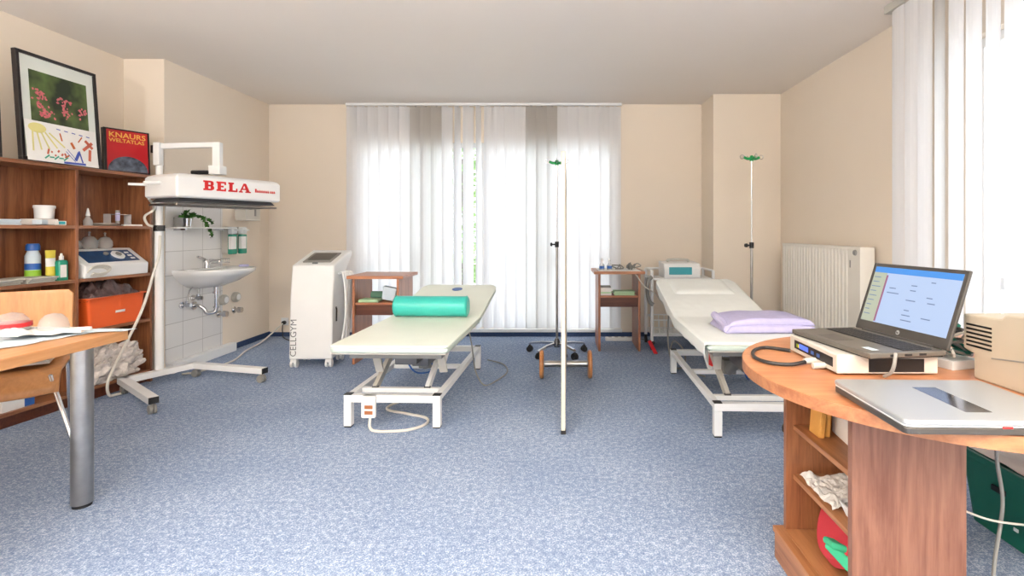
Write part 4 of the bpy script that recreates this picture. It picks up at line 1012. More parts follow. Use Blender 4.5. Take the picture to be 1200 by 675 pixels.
# right bay, shelf 2 (z .507): orange bin
ob = cthing('plastic_bin', .30, .115, .507, 'bright orange plastic bin with a small white label on the cabinet shelf', 'bin')
def ringb(wx, wy, z, r_=.02): return [(p[0], p[1], z) for p in rrect(wx, wy, r_, 4)]
MB().loft([ringb(.22, .40, 0), ringb(.245, .45, .205), ringb(.245, .45, .215), ringb(.30, .50, .215), ringb(.30, .50, .222), ringb(.235, .44, .222), ringb(.21, .385, .01), ]).build('tub', 'orange', parent=ob, smooth=False, bevel=.003)
MB().box((.1195, .02, .10), (.002, .075, .018), rot=rotm(0, 6, 0)).build('paper_label', 'paper', parent=ob)
bg = MB().grid(lambda u, v: tuple(((u-.5)*.235, (v-.5)*.45, .20+.11*math.sin(PI*u)**.6*math.sin(PI*v)**.5*(1+.8*noise.noise(Vector((u*5, v*9, 7))))+.02*noise.noise(Vector((u*15, v*22, 3))))), 22, 36)
o = bg.build('crumpled_bag', 'darkbag', loc=cab(.30, .115, .507), rz=CT); tag(o, 'crumpled dark translucent bag filling the orange bin', 'bag')
# right bay, bottom (z .097): clear bags
def blob(c, r_, sc, seed, nz=.45):
    m_ = MB(); m_.ico(c, r_, 5, sc=sc, nz=nz, ns=3.3, seed=seed)
    vs = []
    for p in m_.v:
        q_ = Vector(p); k = .020*noise.noise(q_*30)+.014*noise.noise(q_*70); vs.append((p[0]+k, p[1]+k, max(c[2]-r_*sc[2]*.62, p[2]+k*1.3)))
    m_.v = vs; return m_
c = cab(.30, .10, .097+.115); m_ = blob(tuple(c), .17, (.85, 1.45, .95), 3)
lo = min(p[2] for p in m_.v); m_.v = [(min(max(p[0], -3.53), -3.17), min(p[1], 4.07), p[2]-lo+.0975) for p in m_.v]
tag(m_.build('plastic_bag', 'bag', smooth=False), 'big crumpled clear plastic bag in the bottom of the cabinet\'s right bay', 'bag')
# left bay, shelf 4
tag(stack(-.07, .07, -.09, .09, 0, 3, .012, 'bluepaper', 8).build('brochure_stack', 'bluepaper', loc=cab(1.0, .10, 1.244), rz=CT, bevel=.001), 'pale blue brochures at the left end of the upper shelf', 'brochures')
o = cthing('dressing_pack', .70, .12, 1.244, 'white and grey dressing packs under the white tub on the upper left shelf', 'packs')
MB().box((0, -.03, .022), (.12, .14, .04), rot=rotm(0, 0, 8)).box((.03, .055, .016), (.07, .07, .03), rot=rotm(0, 0, -12)).build('pack', 'paper', parent=o, bevel=.004)
MB().box((.045, -.055, .02), (.05, .10, .032), rot=rotm(0, 0, 25)).build('foil_wrap', 'bluepaper', parent=o, bevel=.004)
MB().box((.066, .055, .017), (.004, .035, .02), rot=rotm(0, 0, -12)).build('print_band', 'cyan', parent=o)
o = cthing('tub', .70, .12, 1.288, 'white round plastic tub with a lid on the upper left shelf', 'tub')
MB().lathe([(0, 0), (.048, 0), (.052, .07), (0, .07)], n=28).build('jar', 'white_plastic', parent=o, smooth=True)
MB().lathe([(0, .07), (.056, .07), (.056, .086), (.052, .09), (0, .09)], n=28).build('lid', 'white_plastic', parent=o, smooth=True)
# left bay, shelf 3
o = cthing('lotion_bottle', .745, .15, .872, 'blue-capped lotion bottle with green band on the middle left shelf', 'bottle')
MB().lathe([(0, 0), (.034, 0), (.037, .02), (.037, .17), (.026, .20), (.026, .205), (0, .205)], n=24, sy=1.1).build('body', 'bluepaper', parent=o, smooth=True)
MB().lathe([(.0375, .02), (.0378, .021), (.0378, .075), (.0375, .076)], n=24, sy=1.1).build('green_band', 'lime', parent=o)
MB().lathe([(.0375, .078), (.0378, .079), (.0378, .12), (.0375, .12)], n=24, sy=1.1).build('blue_band', 'blue', parent=o)
MB().lathe([(0, .205), (.034, .205), (.034, .235), (.028, .25), (0, .252)], n=24, sy=1.1).build('cap', 'blue', parent=o, smooth=True)
o = cthing('cream_tube', .70, .075, .872, 'yellow and white cream tube standing on its cap on the middle left shelf', 'tube')
MB().lathe([(0, 0), (.022, 0), (.022, .03), (0, .03)], n=20).build('cap', 'white_plastic', parent=o, smooth=True)
rings = [[(math.cos(a)*.024*(1-k*.93), math.sin(a)*(.024+.010*k), .03+.175*k) for a in [2*PI*i/24 for i in range(24)]] for k in (0, .15, .4, .65, .85, .96, 1)]
MB().loft(rings).build('body', 'yellow', parent=o, smooth=True)
rings = [[(math.cos(a)*(.0245)*(1-k*.93)+.0002, math.sin(a)*(.0245+.010*k), .03+.175*k) for a in [2*PI*i/24 for i in range(24)]] for k in (.38, .5, .7)]
MB().loft(rings, caps=False).build('print_band', 'paper', parent=o, smooth=True)
o = cthing('soap_bottle', .648, .055, .872, 'small green bottle with white cap and label by the divider', 'bottle')
MB().loft([[(p[0], p[1], z) for p in rrect(.045*k, .064*k, .014*k, 4)] for k, z in ((1, 0), (1, .12), (.85, .132), (.4, .138))]).build('body', 'green_soap', parent=o, smooth=True)
MB().box((.0232, -.006, .062), (.001, .040, .085)).build('paper_label', 'paper', parent=o)
MB().cyl((0, 0, .138), (0, 0, .165), .013, n=16).cyl((0, 0, .165), (0, 0, .182), .008, .006, 12).build('cap', 'white_plastic', parent=o, smooth=True)
for (t, sd, lb) in ((.83, 3, 'folded grey cloth beside the cream tube, right of two'), (1.03, 5, 'folded grey cloth at the left end of the middle shelf')):
    m_ = MB()
    for i in range(3): m_.loft([[(p[0]+.01*i, y+ (.004*i), .007+.012*i+p[1]*1.0) for p in rrect(.20, .012, .005, 3)] for y in (-.085, -.08, 0, .08, .085)])
    o = m_.build('folded_cloth', 'lavender' if sd == 9 else 'greymetal', loc=cab(t, .09, .872), rz=CT+sd, smooth=True)
    tag(o, lb, 'cloth', 'folded grey cloths on the middle shelf')
# left bay bottom
o = cthing('bandage_box', .93, .08, .097, 'white box with blue print on the bottom board of the left bay', 'box')
MB().b2(-.06, .06, -.09, .09, 0, .07).build('carton', 'paper', parent=o, bevel=.003)
MB().b2(-.0605, .0605, .03, .0905, .001, .0705).build('blue_wrap', 'blue', parent=o, bevel=.003)

# ================================================================== TABLE at the left edge
tb = thing('work_table', (-2.5, 1.6, 0), 0, 'wooden table with round steel legs at the left edge', 'table')
tx0, tx1, ty0, ty1 = -3.0, -1.985, .70, 2.36
MB().b2(tx0, tx1, ty0, ty1, .708, .75).build('table_top', 'table_edge', parent=tb, world=True, bevel=.003)
for (x, y) in ((-2.095, 2.25), (-2.89, 2.25), (-2.095, .82), (-2.89, .82)):
    l = MB().cyl((x, y, .015), (x, y, .708), .039, n=32).build('leg', 'steel', parent=tb, world=True, smooth=True)
    MB().cyl((x, y, 0), (x, y, .015), .034, n=24).build('foot', 'rubber', parent=l, world=True)
def cloth(u, v):
    x = -2.94+u*.985; y = 1.35+v*1.03
    ed = .02*noise.noise(Vector((u*3, v*4, 5)))
    x += ed*u*2; y += .02*noise.noise(Vector((u*5, v*2, 9)))*v
    # a slanted free edge: the sheet narrows towards the far right corner
    lim = -2.0-.16*max(0, math.sin((y-1.2)*2.4))-.03*noise.noise(Vector((y*9, 0, 0)))
    if y > 2.30: lim = -1.96
    x = -2.94+(lim+2.94)*u
    z = .7535+.010*max(0, noise.noise(Vector((x*7, y*7, 2))))+.004*max(0, noise.noise(Vector((x*22, y*22, 2))))
    return (x, y, z)
tag(MB().grid(cloth, 50, 60).build('cover_sheet', 'bluepaper', smooth=True, solid=.001), 'pale blue-white crumpled sheet spread on the left table', 'sheet')
# towels / packs under the glasses
tag(MB().grid(lambda u, v: (-2.62+u*.48, 2.16+v*.17, .768+.010*math.sin(PI*u)**.5*math.sin(PI*v)**.5*(1+.5*noise.noise(Vector((u*6, v*5, 4))))), 30, 16).build('crumpled_cloth', 'paper', smooth=True, solid=.002), 'crumpled white cloth at the far edge of the left table', 'cloth')
def dome(x, y, z, s, label, red=False):
    o = thing('cupping_glass', (x, y, z), 0, label, 'cupping glass', 'cupping glasses on the left table')
    MB().lathe([(.052*s, 0), (.055*s, .02*s), (.048*s, .05*s), (.03*s, .072*s), (0, .08*s)], n=28).build('bell', 'thin_glass', parent=o, smooth=True)
    if red: MB().lathe([(.0558*s, .022*s), (.058*s, .023*s), (.0575*s, .038*s), (.055*s, .038*s)], n=28).build('red_ring', 'red', parent=o)
dome(-2.35, 2.20, .772, 1.1, 'cupping glass with a red ring on the left table', True)
dome(-2.49, 2.22, .772, .95, 'clear cupping glass left of the red-ringed one')
dome(-2.22, 2.25, .772, .95, 'clear cupping glass right of the red-ringed one')
tag(MB().box((-2.13, 2.23, .775), (.09, .035, .014), rot=rotm(0, 4, 20)).cyl((-2.10, 2.235, .78), (-2.055, 2.25, .78), .008).build('wrapped_tool', 'paper', smooth=False), 'small white wrapped instrument on the left table near its corner', 'instrument')
tag(MB().box((-2.30, 2.0, .778), (.075, .035, .024), rot=rotm(0, 0, 35)).build('clip_case', 'bluepaper', bevel=.006), 'small pale blue case on the table sheet in front of the glasses', 'case')

r = random.Random(9)
for i, (x, y, c_, lb) in enumerate(((-2.58, 2.08, 'paper', 'white wrapped swab pack at the left end of the glasses'), (-2.26, 2.12, 'white_plastic', 'small white container between two cupping glasses on the table'), (-2.42, 2.08, 'bluepaper', 'small pale blue packet before the red-ringed cupping glass'))):
    o = thing('swab_pack', (x, y, .773), 20*i-15, lb, 'pack')
    MB().grid(lambda u, v: ((u-.5)*.10, (v-.5)*.07, .004+.026*(math.sin(PI*u)*math.sin(PI*v))**.4*(1+.5*noise.noise(Vector((u*5, v*5, i))))), 14, 12).build('wrapper', c_, parent=o, smooth=True, solid=.0015)
    MB().box((0, 0, .012), (.06, .04, .018)).build('contents', 'paper', parent=o, bevel=.004)
# ================================================================== PLYWOOD CHAIR behind the table
f = Vector((.6, -.8, 0)); rr = Vector((.8, .6, 0)); Cc = Vector((-2.985, 2.835, 0))
chr_ = thing('plywood_chair', (Cc.x+f.x*.2, Cc.y+f.y*.2, 0), 0, 'beech plywood chair pushed behind the left table', 'chair')
def cp(a, b, z): return Cc+rr*a+f*b+Vector((0, 0, z))
rings = []
for i in range(13):
    v = i/12; z = .60+.27*v; e = .22 if 0 < i < 12 else .20
    row = []
    for j in range(13): a = -e+2*e*j/12; row.append(cp(a, -.03*v+.030*(a/.22)**2, z))
    rings.append(row)
m_ = MB(); n_ = 13
vs = [p for r_ in rings for p in r_]; m_.add(vs, [(i*n_+j, i*n_+j+1, (i+1)*n_+j+1, (i+1)*n_+j) for i in range(12) for j in range(12)])
m_.build('backrest', 'beech', parent=chr_, world=True, solid=.014, smooth=True, bevel=.003)
m_ = MB(); vs = []
for i in range(17):
    b_ = .01+.46*i/16
    for j in range(13):
        a = -.215+.43*j/12; drop = -.10*max(0, (b_-.36)/.11)**2; vs.append(cp(a, b_, .485+drop+.012*(a/.2)**2))
m_.add(vs, [(i*13+j, i*13+j+1, (i+1)*13+j+1, (i+1)*13+j) for i in range(16) for j in range(12)])
m_.build('seat', 'beech', parent=chr_, world=True, solid=.014, smooth=True)
for s in (-1, 1):
    MB().tube([cp(.18*s, .42, .47), (-2.38, 2.56, .01) if s > 0 else cp(.2*s, .46, .02)], .010, 10, sm=False).build('leg', 'chrome', parent=chr_, world=True, smooth=True)
    MB().tube([cp(.18*s, .0, .66), cp(.19*s, -.02, .46), cp(.2*s, -.05, .02)], .010, 10, sm=False).build('leg', 'chrome', parent=chr_, world=True, smooth=True)
    MB().tube([cp(.18*s, .42, .468), cp(.19*s, -.02, .468)], .009, 8, sm=False).build('side_rail', 'chrome', parent=chr_, world=True)
o = stack(-.13, .13, -.10, .10, 0, 3, .018, 'bluepaper', 12).build('folder_stack', 'greymetal', loc=cp(.03, .20, .51), rz=35, bevel=.002)
tag(o, 'stack of grey-blue folders lying on the plywood chair seat', 'folders')

# ================================================================== DESK
dk = thing('reception_desk', (1.2, 1.65, 0), 0, 'large wooden desk with a rounded end at the right', 'desk')
cx, cy, r0 = 1.215, 1.685, .575
poly = []
for i in range(41):
    a = R(90+180*i/40); poly.append((cx+r0*math.cos(a), cy+r0*math.sin(a)))
poly += [(2.05, cy-r0), (2.05, cy+r0)]
MB().prism(poly, .7125, .75).build('desk_top', 'desk_top', parent=dk, world=True, bevel=.002)
outer = [(x, y) for x, y in poly[:41]]
eb = MB(); rings = []
pts = [(cx+(r0+.0015)*math.cos(R(90+180*i/60)), cy+(r0+.0015)*math.sin(R(90+180*i/60))) for i in range(61)] + [(2.05, cy-r0-.0015)]
ptsi = [(cx+(r0-.002)*math.cos(R(90+180*i/60)), cy+(r0-.002)*math.sin(R(90+180*i/60))) for i in range(61)] + [(2.05, cy-r0+.002)]
eb.loft([[(a[0], a[1], .7135), (b[0], b[1], .7135), (b[0], b[1], .7490), (a[0], a[1], .7490)] for a, b in zip(pts, ptsi)])
eb.build('edge_band', 'desk_edge', parent=dk, world=True)
MB().b2(.83, 1.155, 1.45, 1.472, 0, .7125).build('front_panel', 'desk_panel', parent=dk, world=True, bevel=.0015)
MB().b2(.83, 1.155, 1.87, 1.892, .115, .7125).build('rear_panel', 'cab_v', parent=dk, world=True, bevel=.0015)
MB().b2(1.133, 1.155, 1.472, 1.87, .115, .7125).build('back_panel', 'cab_v', parent=dk, world=True)
MB().b2(.80, 1.155, 1.472, 1.90, 0, .095).build('plinth', 'cab_h', parent=dk, world=True, bevel=.002)
MB().b2(.795, 1.155, 1.472, 1.905, .095, .115).b2(.825, 1.15, 1.474, 1.868, .115, .121).build('bottom_board', 'desk_shelf', parent=dk, world=True, bevel=.002)
for z in (.322, .500): MB().b2(.855, 1.133, 1.472, 1.87, z-.018, z).build('shelf', 'desk_shelf', parent=dk, world=True, bevel=.0015)
MB().b2(2.02, 2.045, 1.25, 2.15, 0, .7125).build('end_panel', 'desk_panel', parent=dk, world=True)
# contents of the desk shelves
o = thing('paper_pack', (.905, 1.76, .50), 0, 'tan envelopes packed upright on the top shelf under the desk', 'envelopes')
for i in range(2): MB().box((-.005+.024*i, .02+.01*i, .055), (.020, .07, .11), rot=rotm(0, 4, 0)).build('envelope', 'tan', parent=o, bevel=.003)
tag(MB().box((1.0, 1.72, .54), (.09, .17, .08), rot=rotm(0, 0, -6)).build('carton', 'paper', bevel=.004), 'white carton beside the tan envelopes under the desk', 'box')
def crumple(x0, x1, y0, y1, z0, h, seed):
    return MB().grid(lambda u, v: (x0+(x1-x0)*u+.01*noise.noise(Vector((u*4, v*4, seed))), y0+(y1-y0)*v+.01*noise.noise(Vector((v*4, u*4, seed+3))), z0+.002+h*abs(noise.noise(Vector((u*3.1, v*3.7, seed))))+h*.4*abs(noise.noise(Vector((u*9, v*9, seed))))), 26, 26)
tag(crumple(.865, 1.06, 1.62, 1.84, .323, .028, 4).build('crumpled_paper', 'paper', solid=.001), 'crumpled white papers on the middle shelf under the desk', 'paper')
o = thing('plastic_tray', (.97, 1.56, .322), 0, 'small white tray with grey liner in front of the crumpled papers', 'tray')
MB().loft([ringb(.15, .10, 0, .015), ringb(.18, .125, .04, .018), ringb(.17, .115, .04, .018), ringb(.14, .09, .006, .015)]).build('tray_body', 'white_plastic', parent=o)
MB().loft([ringb(.14, .088, .007, .012), ringb(.155, .105, .032, .015)]).build('liner', 'greyplastic', parent=o)
rc = MB(); rc.lathe([(0, -.05), (.13, -.05), (.165, -.03), (.17, 0), (.165, .03), (.13, .05), (0, .052)], n=40)
o = thing('round_cushion', (.955, 1.68, .121), 0, 'round red cushion standing on the bottom shelf under the desk', 'cushion')
rt = rotm(0, -62, -10)
m_ = MB(); m_.lathe([(0, -.035), (.10, -.04), (.135, -.03), (.148, 0), (.135, .03), (.10, .04), (0, .035)], n=40, rot=rt)
lo = min(p[2] for p in m_.v); m_.v = [(min(p[0], .145), p[1], min(p[2]-lo, .178)) for p in m_.v]
m_.build('cover', 'red_cloth', parent=o, smooth=True)
gcl = MB().grid(lambda u, v: (.845-.0+.015*noise.noise(Vector((u*4, v*4, 8)))+.03*v, 1.56+u*.10+.012*noise.noise(Vector((u*7, v*7, 3))), .17+.075*v+.02*noise.noise(Vector((u*5, v*5, 1)))), 16, 14)
tag(MB().box((.895, 1.60, .192), (.07, .10, .035), rot=rotm(14, 20, 20)).box((.88, 1.615, .217), (.065, .085, .02), rot=rotm(-18, 12, -12)).build('green_cloth', 'green_cloth', bevel=.008, seg=3), 'folded bright green cloth in front of the red cushion', 'cloth')

# ------------------------------------------------------------------ on the desk
db = thing('desktop_device', (1.04, 1.785, .75), 0, 'flat white device with blue display under the open laptop', 'device')
for x in (-.13, .13):
    for y in (-.13, .13): MB().cyl((x, y, 0), (x, y, .006), .012, n=14).build('foot', 'rubber', parent=db)
MB().b2(-.16, .16, -.165, .165, .006, .066).build('housing', 'cream_plastic', parent=db, bevel=.004)
MB().b2(-.1615, -.16, -.14, .125, .022, .052).build('front_fascia', 'black', parent=db)
MB().b2(-.1625, -.1615, .02, .085, .029, .046).build('display', emit('blue_display', '#4a66d8', 1.2), parent=db)
for i, m__ in enumerate(('lime', 'yellow', 'blue', 'blue')): MB().b2(-.1625, -.1615, .10-.012*i if i < 2 else -.02-.04*(i-2), .107-.012*i if i < 2 else 0-.04*(i-2), .030, .042).build('indicator', m__, parent=db)
MB().b2(-.06, .115, -.1665, -.165, .012, .054).build('side_vent', 'black', parent=db)
for i in range(2): MB().cyl((-.16, -.03-.06*i, .014), (-.20, -.03-.06*i, .012), .010, n=12).build('connector', 'cream_plastic', parent=db, smooth=True)
tag(MB().tube([(.872, 1.93, .757), (.80, 1.98, .757), (.735, 1.93, .757), (.70, 1.83, .757), (.72, 1.755, .757), (.78, 1.73, .757), (.84, 1.745, .7615)], .0065, 8).build('looped_cable', 'cable_black', smooth=True), 'black cable looping over the rounded desk end', 'cable')
# open laptop
hgx, hgy = 1.172, 1.785
u = Vector((-.152, .988, 0)).normalized(); fw = Vector((-.988, -.152, 0)).normalized()   # fw: towards the user
lp = thing('open_laptop', (hgx-.13, hgy-.02, .8165), 0, 'open dark grey laptop showing a blue-white screen on the white device', 'laptop')
HW_ = .198; ZB = .8165; bd = .262
def lpp(a, b, z): return Vector((hgx, hgy, ZB+z))+u*a+fw*b
def lbox(mb, a0, a1, b0, b1, z0, z1):
    v = [lpp(a, b, z) for z in (z0, z1) for a, b in ((a0, b0), (a1, b0), (a1, b1), (a0, b1))]
    return mb.add(v, [(0, 3, 2, 1), (4, 5, 6, 7), (0, 1, 5, 4), (1, 2, 6, 5), (2, 3, 7, 6), (3, 0, 4, 7)])
base = lbox(MB(), -HW_, HW_, 0, bd, .004, .020).build('base', 'laptop_grey', parent=lp, world=True, bevel=.003)
lbox(MB(), -HW_+.006, HW_-.006, .006, bd-.006, 0, .004).build('underside', 'black', parent=base, world=True)
lbox(MB(), -HW_+.02, HW_-.02, .030, .135, .020, .0205).build('keyboard_well', 'black', parent=base, world=True)
kb = MB()
for rr_ in range(6):
    for cc in range(19):
        if rr_ == 5 and 4 < cc < 9: continue
        a = HW_-.024-cc*.0188; b_ = .034+rr_*.0168
        lbox(kb, a-.0150, a, b_, b_+.0135, .0205, .0228)
lbox(kb, HW_-.024-9*.0188+.003, HW_-.024-5*.0188, .034+5*.0168, .034+5*.0168+.0135, .0205, .0228)
kb.build('keyboard', 'keys', parent=base, world=True)
lbox(MB(), -.01, .09, .165, .235, .020, .0203).build('touchpad', 'laptop_dark', parent=base, world=True)
lbox(MB(), -.16, -.115, .20, .225, .020, .0204).build('sticker', 'bluepaper', parent=base, world=True)
for i in range(3): lbox(MB(), -HW_-.0008, -HW_, .07+.05*i, .095+.05*i, .008, .015).build('port', 'black', parent=base, world=True)
MB().cyl(lpp(-.15, .0, .018), lpp(.15, .0, .018), .008, n=14).build('hinge', 'laptop_dark', parent=lp, world=True, smooth=True)
up = (Vector((0, 0, 1))*math.cos(R(19))-fw*math.sin(R(19))).normalized()
ml = basis(lpp(HW_, -.004, .020), -u, up)      # x: left->right seen from the user, y up the lid, z towards the user
def lid(x0, x1, y0, y1, z0, z1, name, mat, parent=lp, bev=0):
    m_ = MB(); m_.T = ml; m_.b2(x0, x1, y0, y1, z0, z1); return m_.build(name, mat, parent=parent, world=True, bevel=bev)
LW, LH = 2*HW_, .262
ld = lid(0, LW, 0, LH, -.010, 0, 'lid', 'laptop_dark', bev=.003)
sc_ = lid(.016, LW-.016, .036, LH-.014, 0, .0006, 'display', emit('screen_page', '#a9bcdc', .70), ld)
lid(.016, LW-.016, LH-.036, LH-.014, .0006, .0009, 'title_bar', emit('screen_bar', '#4b8cd6', .7), sc_)
lid(.016, .078, .036, LH-.036, .0006, .0009, 'side_menu', emit('screen_menu', '#b4bba8', .6), sc_)
lid(.078, .086, .04, LH-.044, .0006, .0010, 'menu_stripe', emit('screen_stripe', '#a86f90', .5), sc_)
ln = MB(); ln.T = ml; r = random.Random(6)
for i in range(9):
    y = LH-.056-i*.018
    for (x0_, w_) in ((.10, .06), (.19, .05), (.27, .04)):
        if r.random() < .6: ln.b2(x0_+r.uniform(0, .01), x0_+w_*r.uniform(.5, 1), y, y+.0035, .0009, .0012)
    if r.random() < .9: ln.b2(.022, .022+r.uniform(.02, .045), y, y+.003, .0009, .0012)
ln.build('screen_lines', emit('screen_ink', '#7f92b4', .5), parent=sc_, world=True)
m_ = MB(); m_.T = ml; m_.prism([(LW/2+.008*math.cos(a), .018+.008*math.sin(a)) for a in [2*PI*i/20 for i in range(20)]], 0, .0006); lg = m_.build('logo_disc', 'silver', parent=ld, world=True)
text('lettering', 'hp', .011, 'laptop_dark', ld, Matrix.Translation(-lp.location) @ ml @ Matrix.Translation((LW/2-.0058, .0145, .0008)), sx=.9)
# silver laptop, closed
sl_ = thing('closed_laptop', (.98, 1.295, .75), -1.5, 'closed silver laptop with a mirrored strip on the desk', 'laptop')
for x in (-.17, .17):
    for y in (-.13, .13): MB().cyl((x, y, 0), (x, y, .004), .01, n=12).build('foot', 'rubber', parent=sl_)
MB().prism(rrect(.405, .315, .014, 5), .004, .020).build('base', 'laptop_dark', parent=sl_, bevel=.003)
MB().prism(rrect(.405, .315, .014, 5), .0215, .024).build('trim', 'white_plastic', parent=sl_)
MB().prism(rrect(.408, .318, .015, 5), .0245, .037).build('lid', 'silver', parent=sl_, bevel=.004, seg=3)
MB().prism(rrect(.062, .19, .002, 2, 0, -.01), .037, .0374).build('mirror_strip', 'silver_mirror', parent=sl_)
MB().box((.02, -.159, .022), (.022, .002, .004)).build('latch', 'redprint', parent=sl_)
# beige printer
pr = thing('desktop_printer', (1.50, 1.42, .75), 2, 'beige office printer with side vents at the right edge', 'printer')
side = [(-.215, .0), (.185, .0), (.185, .075), (.225, .085), (.225, .195), (.09, .20), (.075, .215), (-.215, .235)]
MB().prism(side, -.20, .20, mt=basis((0, 0, 0), (0, 1, 0), (0, 0, 1))).build('housing', 'beige', parent=pr, bevel=.006)
vt = MB()
for i in range(6): vt.box((-.2005, .165, .165-.013*i), (.003, .09, .0055), rot=rotm(0, 0, 0))
vt.build('side_vent', 'black', parent=pr)
MB().box((-.2005, .06, .085), (.004, .12, .004), rot=rotm(-8, 0, 0)).build('seam', 'greyplastic', parent=pr)
MB().b2(-.206, -.20, -.03, .0, .0, .235).build('corner_rib', 'cream_plastic', parent=pr, bevel=.002)
# clutter between device and printer
tag(MB().box((1.33, 1.76, .765), (.12, .14, .03), rot=rotm(0, 0, 15)).build('paper_pile', 'paper', bevel=.002), 'small pile of white papers under the cables beside the printer', 'paper')
tag(MB().box((1.27, 1.86, .79), (.06, .11, .035), rot=rotm(0, 0, -10)).build('power_adapter', 'black', bevel=.006), 'black power adapter among the cables behind the laptop', 'adapter') if False else None
ad = MB().box((1.40, 1.92, .768), (.07, .13, .036), rot=rotm(0, 0, -10)).build('power_adapter', 'black', bevel=.006); tag(ad, 'black power adapter among the cables behind the open laptop', 'adapter')
r = random.Random(21)
specs = [('cable_black', 'black cable winding between the open laptop and the printer', .0045, 4), ('cable_white', 'white cable winding between the open laptop and the printer', .004, 3), ('green_crate', 'green cable winding between the open laptop and the printer', .004, 3), ('cable_grey', 'grey cable arching behind the open laptop', .004, 2)]
for (mt_, lb, rad, k_) in specs:
    m_ = MB()
    pts = [(1.225, 1.72+r.uniform(0, .1), .79)]
    for j in range(4*k_): pts.append((r.uniform(1.24, 1.40), r.uniform(1.68, 1.95), .787+r.uniform(0, .085)))
    m_.tube(pts, rad*1.3, 6, k=6)
    tag(m_.build('tangled_cable', mt_, smooth=True), lb, 'cable')
tag(MB().tube([(1.12, 1.60, .822), (1.11, 1.585, .815), (1.105, 1.58, .79), (1.10, 1.585, .765), (1.12, 1.59, .756)], .006, 8).build('usb_cable', 'cable_grey', smooth=True), 'short grey cable hanging from the side of the open laptop', 'cable') if False else None
tag(MB().tube([(1.03, 1.568, .830), (1.025, 1.56, .83), (1.02, 1.558, .80), (1.015, 1.565, .775), (1.01, 1.59, .757)], .0055, 8).build('usb_cable', 'greyplastic', smooth=True), 'short grey cable hanging from the near side of the open laptop', 'cable')
tag(MB().grid(lambda u, v: (1.235+.12*u, 1.42+.13*v, .751+.012*abs(noise.noise(Vector((u*4, v*4, 2))))), 10, 10).build('receipt_slip', 'tan', solid=.001), 'tan paper slips between the silver laptop and the printer', 'paper') if False else None

# ------------------------------------------------------------------ under the desk, right
gc = thing('storage_crate', (1.86, 1.87, 0), 0, 'dark green plastic crate on the floor under the desk', 'crate')
def rb(wx, wy, z, r_=.03): return [(p[0], p[1], z) for p in rrect(wx, wy, r_, 4)]
MB().loft([rb(.25, .58, 0), rb(.30, .64, .27), rb(.325, .665, .27), rb(.325, .665, .30), rb(.29, .63, .30), rb(.24, .57, .01)]).build('tub', 'green_crate', parent=gc, bevel=.004)
MB().box((-.152, .12, .20), (.008, .06, .02)).build('grip_slot', 'black', parent=gc)
MB().box((-.155, -.13, .215), (.02, .035, .05)).build('latch', 'black', parent=gc, bevel=.004)
MB().box((-.158, -.13, .235), (.024, .037, .014)).build('latch_tip', 'red', parent=gc, bevel=.003)
for y in (-.05, .0, .06): MB().box((-.137, y, .08), (.004, .018, .012)).build('print_mark', 'white_plastic', parent=gc)
tag(MB().grid(lambda u, v: (1.72+.28*u, 1.59+.56*v, .302+.02*abs(noise.noise(Vector((u*3, v*5, 4))))), 16, 22).build('folded_sheet', 'paper', solid=.002), 'white sheet covering the top of the green crate', 'sheet')
tag(MB().tube([(1.39, 1.62, .70), (1.385, 1.62, .50), (1.395, 1.61, .35), (1.36, 1.60, .16), (1.345, 1.58, .02), (1.40, 1.5, .008), (1.5, 1.42, .008)], .0055, 8).build('hanging_cable', 'cable_grey', smooth=True), 'thick grey cable hanging from the desk top to the floor', 'cable')
tag(MB().tube([(1.16, 1.50, .40), (1.30, 1.55, .335), (1.45, 1.6, .29), (1.60, 1.66, .25), (1.685, 1.68, .22), (1.70, 1.62, .25), (1.72, 1.5, .28)], .0035, 6).build('thin_cable', 'cable_white', smooth=True), 'thin white cable strung across the green crate', 'cable')
tag(MB().tube([(1.62, 1.70, .70), (1.625, 1.70, .52), (1.66, 1.66, .42), (1.72, 1.5, .38), (1.8, 1.35, .5)], .007, 8).build('hanging_cable', 'cable_white', smooth=True), 'white cable arching under the desk beside the grey one', 'cable')
o = thing('power_strip', (1.25, 1.72, 0), 12, 'black power strip with a red plug on the floor under the desk', 'power strip')
MB().b2(-.09, .12, -.03, .03, 0, .035).build('housing', 'black', parent=o, bevel=.005)
MB().cyl((-.05, 0, .035), (-.05, 0, .07), .02, .017, 16).build('plug', 'red', parent=o, smooth=True)
MB().cyl((.03, 0, .035), (.03, 0, .065), .02, .017, 16).build('plug', 'black', parent=o, smooth=True)
tag(MB().tube([(1.20, 1.55, .008), (1.30, 1.46, .008), (1.42, 1.50, .008), (1.5, 1.58, .008), (1.42, 1.66, .008), (1.3, 1.58, .008), (1.22, 1.50, .008), (1.35, 1.38, .008), (1.6, 1.40, .008)], .007, 8).build('floor_cable', 'cable_black', smooth=True), 'black cable curled on the carpet under the desk', 'cable')

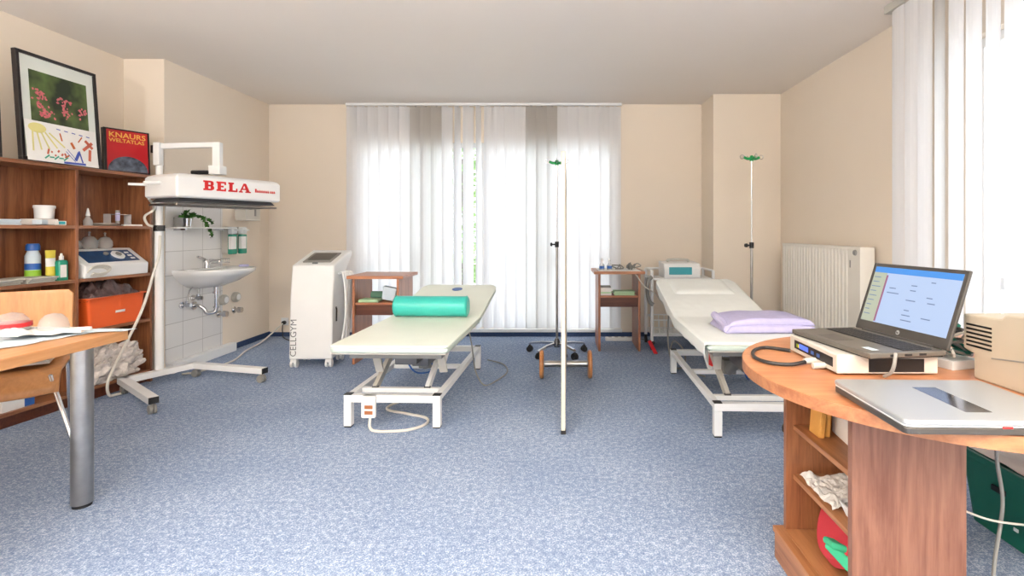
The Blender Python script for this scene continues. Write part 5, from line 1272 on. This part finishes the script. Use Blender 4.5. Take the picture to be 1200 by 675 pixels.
# ================================================================== LIGHT
wd = bpy.data.worlds.new('overcast_sky'); SC.world = wd; wd.use_nodes = True
bgn = wd.node_tree.nodes['Background']; bgn.inputs[0].default_value = (.86, .93, 1.0, 1); bgn.inputs[1].default_value = 2.55
def fill_lum(x, y, e):  # added ceiling fill lights, out of view, that brighten the room
    t = thing('fill_ceiling_light', (x, y, H-.07), 0, 'long white ceiling fill light added behind the viewpoint', 'fill light', 'added ceiling fill lights')
    MB().b2(-.6, .6, -.12, .12, .012, .07).build('housing', 'white', parent=t, bevel=.004)
    MB().b2(-.58, .58, -.10, .10, 0, .012).build('diffuser', emit('fill_lamp_glow', '#fff4e6', e), parent=t)
    ld_ = bpy.data.lights.new('fill_luminaire', 'AREA'); ld_.shape = 'RECTANGLE'; ld_.size = 1.16; ld_.size_y = .2; ld_.energy = e*9; ld_.color = (1, .96, .91)
    lo_ = bpy.data.objects.new('fill_luminaire', ld_); COL.objects.link(lo_); lo_.location = (x, y, H-.075)
fill_lum(-1.6, -1.0, 3); fill_lum(1.0, -1.0, 2)
def fill_uplight(x, y, e):  # unseen uplighters added to bounce fill light off the ceiling
    t = thing('fill_floor_lamp', (x, y, 0), 0, 'white uplighter fill lamp added behind the viewpoint', 'fill lamp', 'added fill uplighters')
    MB().lathe([(0, 0), (.15, 0), (.15, .015), (.02, .03), (0, .03)], n=28).build('base', 'white', parent=t, smooth=True)
    MB().cyl((0, 0, .03), (0, 0, 1.70), .012).build('pole', 'white', parent=t, smooth=True)
    MB().lathe([(.02, 1.68), (.10, 1.70), (.17, 1.78), (.165, 1.78), (.095, 1.71), (0, 1.69)], n=28).build('lamp_shade', 'white', parent=t, smooth=True)
    l = bpy.data.lights.new('fill_uplight', 'AREA'); l.shape = 'DISK'; l.size = .28; l.energy = e; l.color = (1, .965, .91)
    o = bpy.data.objects.new('fill_uplight', l); COL.objects.link(o); o.location = (x, y, 1.79); o.rotation_euler = (PI, 0, 0)
fill_uplight(-2.4, -.9, 185); fill_uplight(1.0, -1.2, 190)
def sky_area(name, loc, rot, sx, sy, e, col):
    l = bpy.data.lights.new(name, 'AREA'); l.shape = 'RECTANGLE'; l.size = sx; l.size_y = sy; l.energy = e; l.color = col
    o = bpy.data.objects.new(name, l); COL.objects.link(o); o.location = loc; o.rotation_euler = rot; return o

# ================================================================== CAMERA
cam = bpy.data.cameras.new('camera'); co = bpy.data.objects.new('camera', cam); COL.objects.link(co)
co.location = (0, 0, 1.21); co.rotation_euler = (R(90), 0, 0); cam.lens = 18; cam.sensor_width = 36; cam.sensor_fit = 'HORIZONTAL'
cam.shift_x = -55/1200; cam.shift_y = (270-337.5)/1200; cam.clip_start = .05; cam.clip_end = 100
SC.camera = co
vs_ = SC.view_settings; vs_.view_transform = 'Standard'; vs_.look = 'None'; vs_.gamma = 1; vs_.exposure = .7
try: vs_.use_curve_mapping = False
except Exception: pass
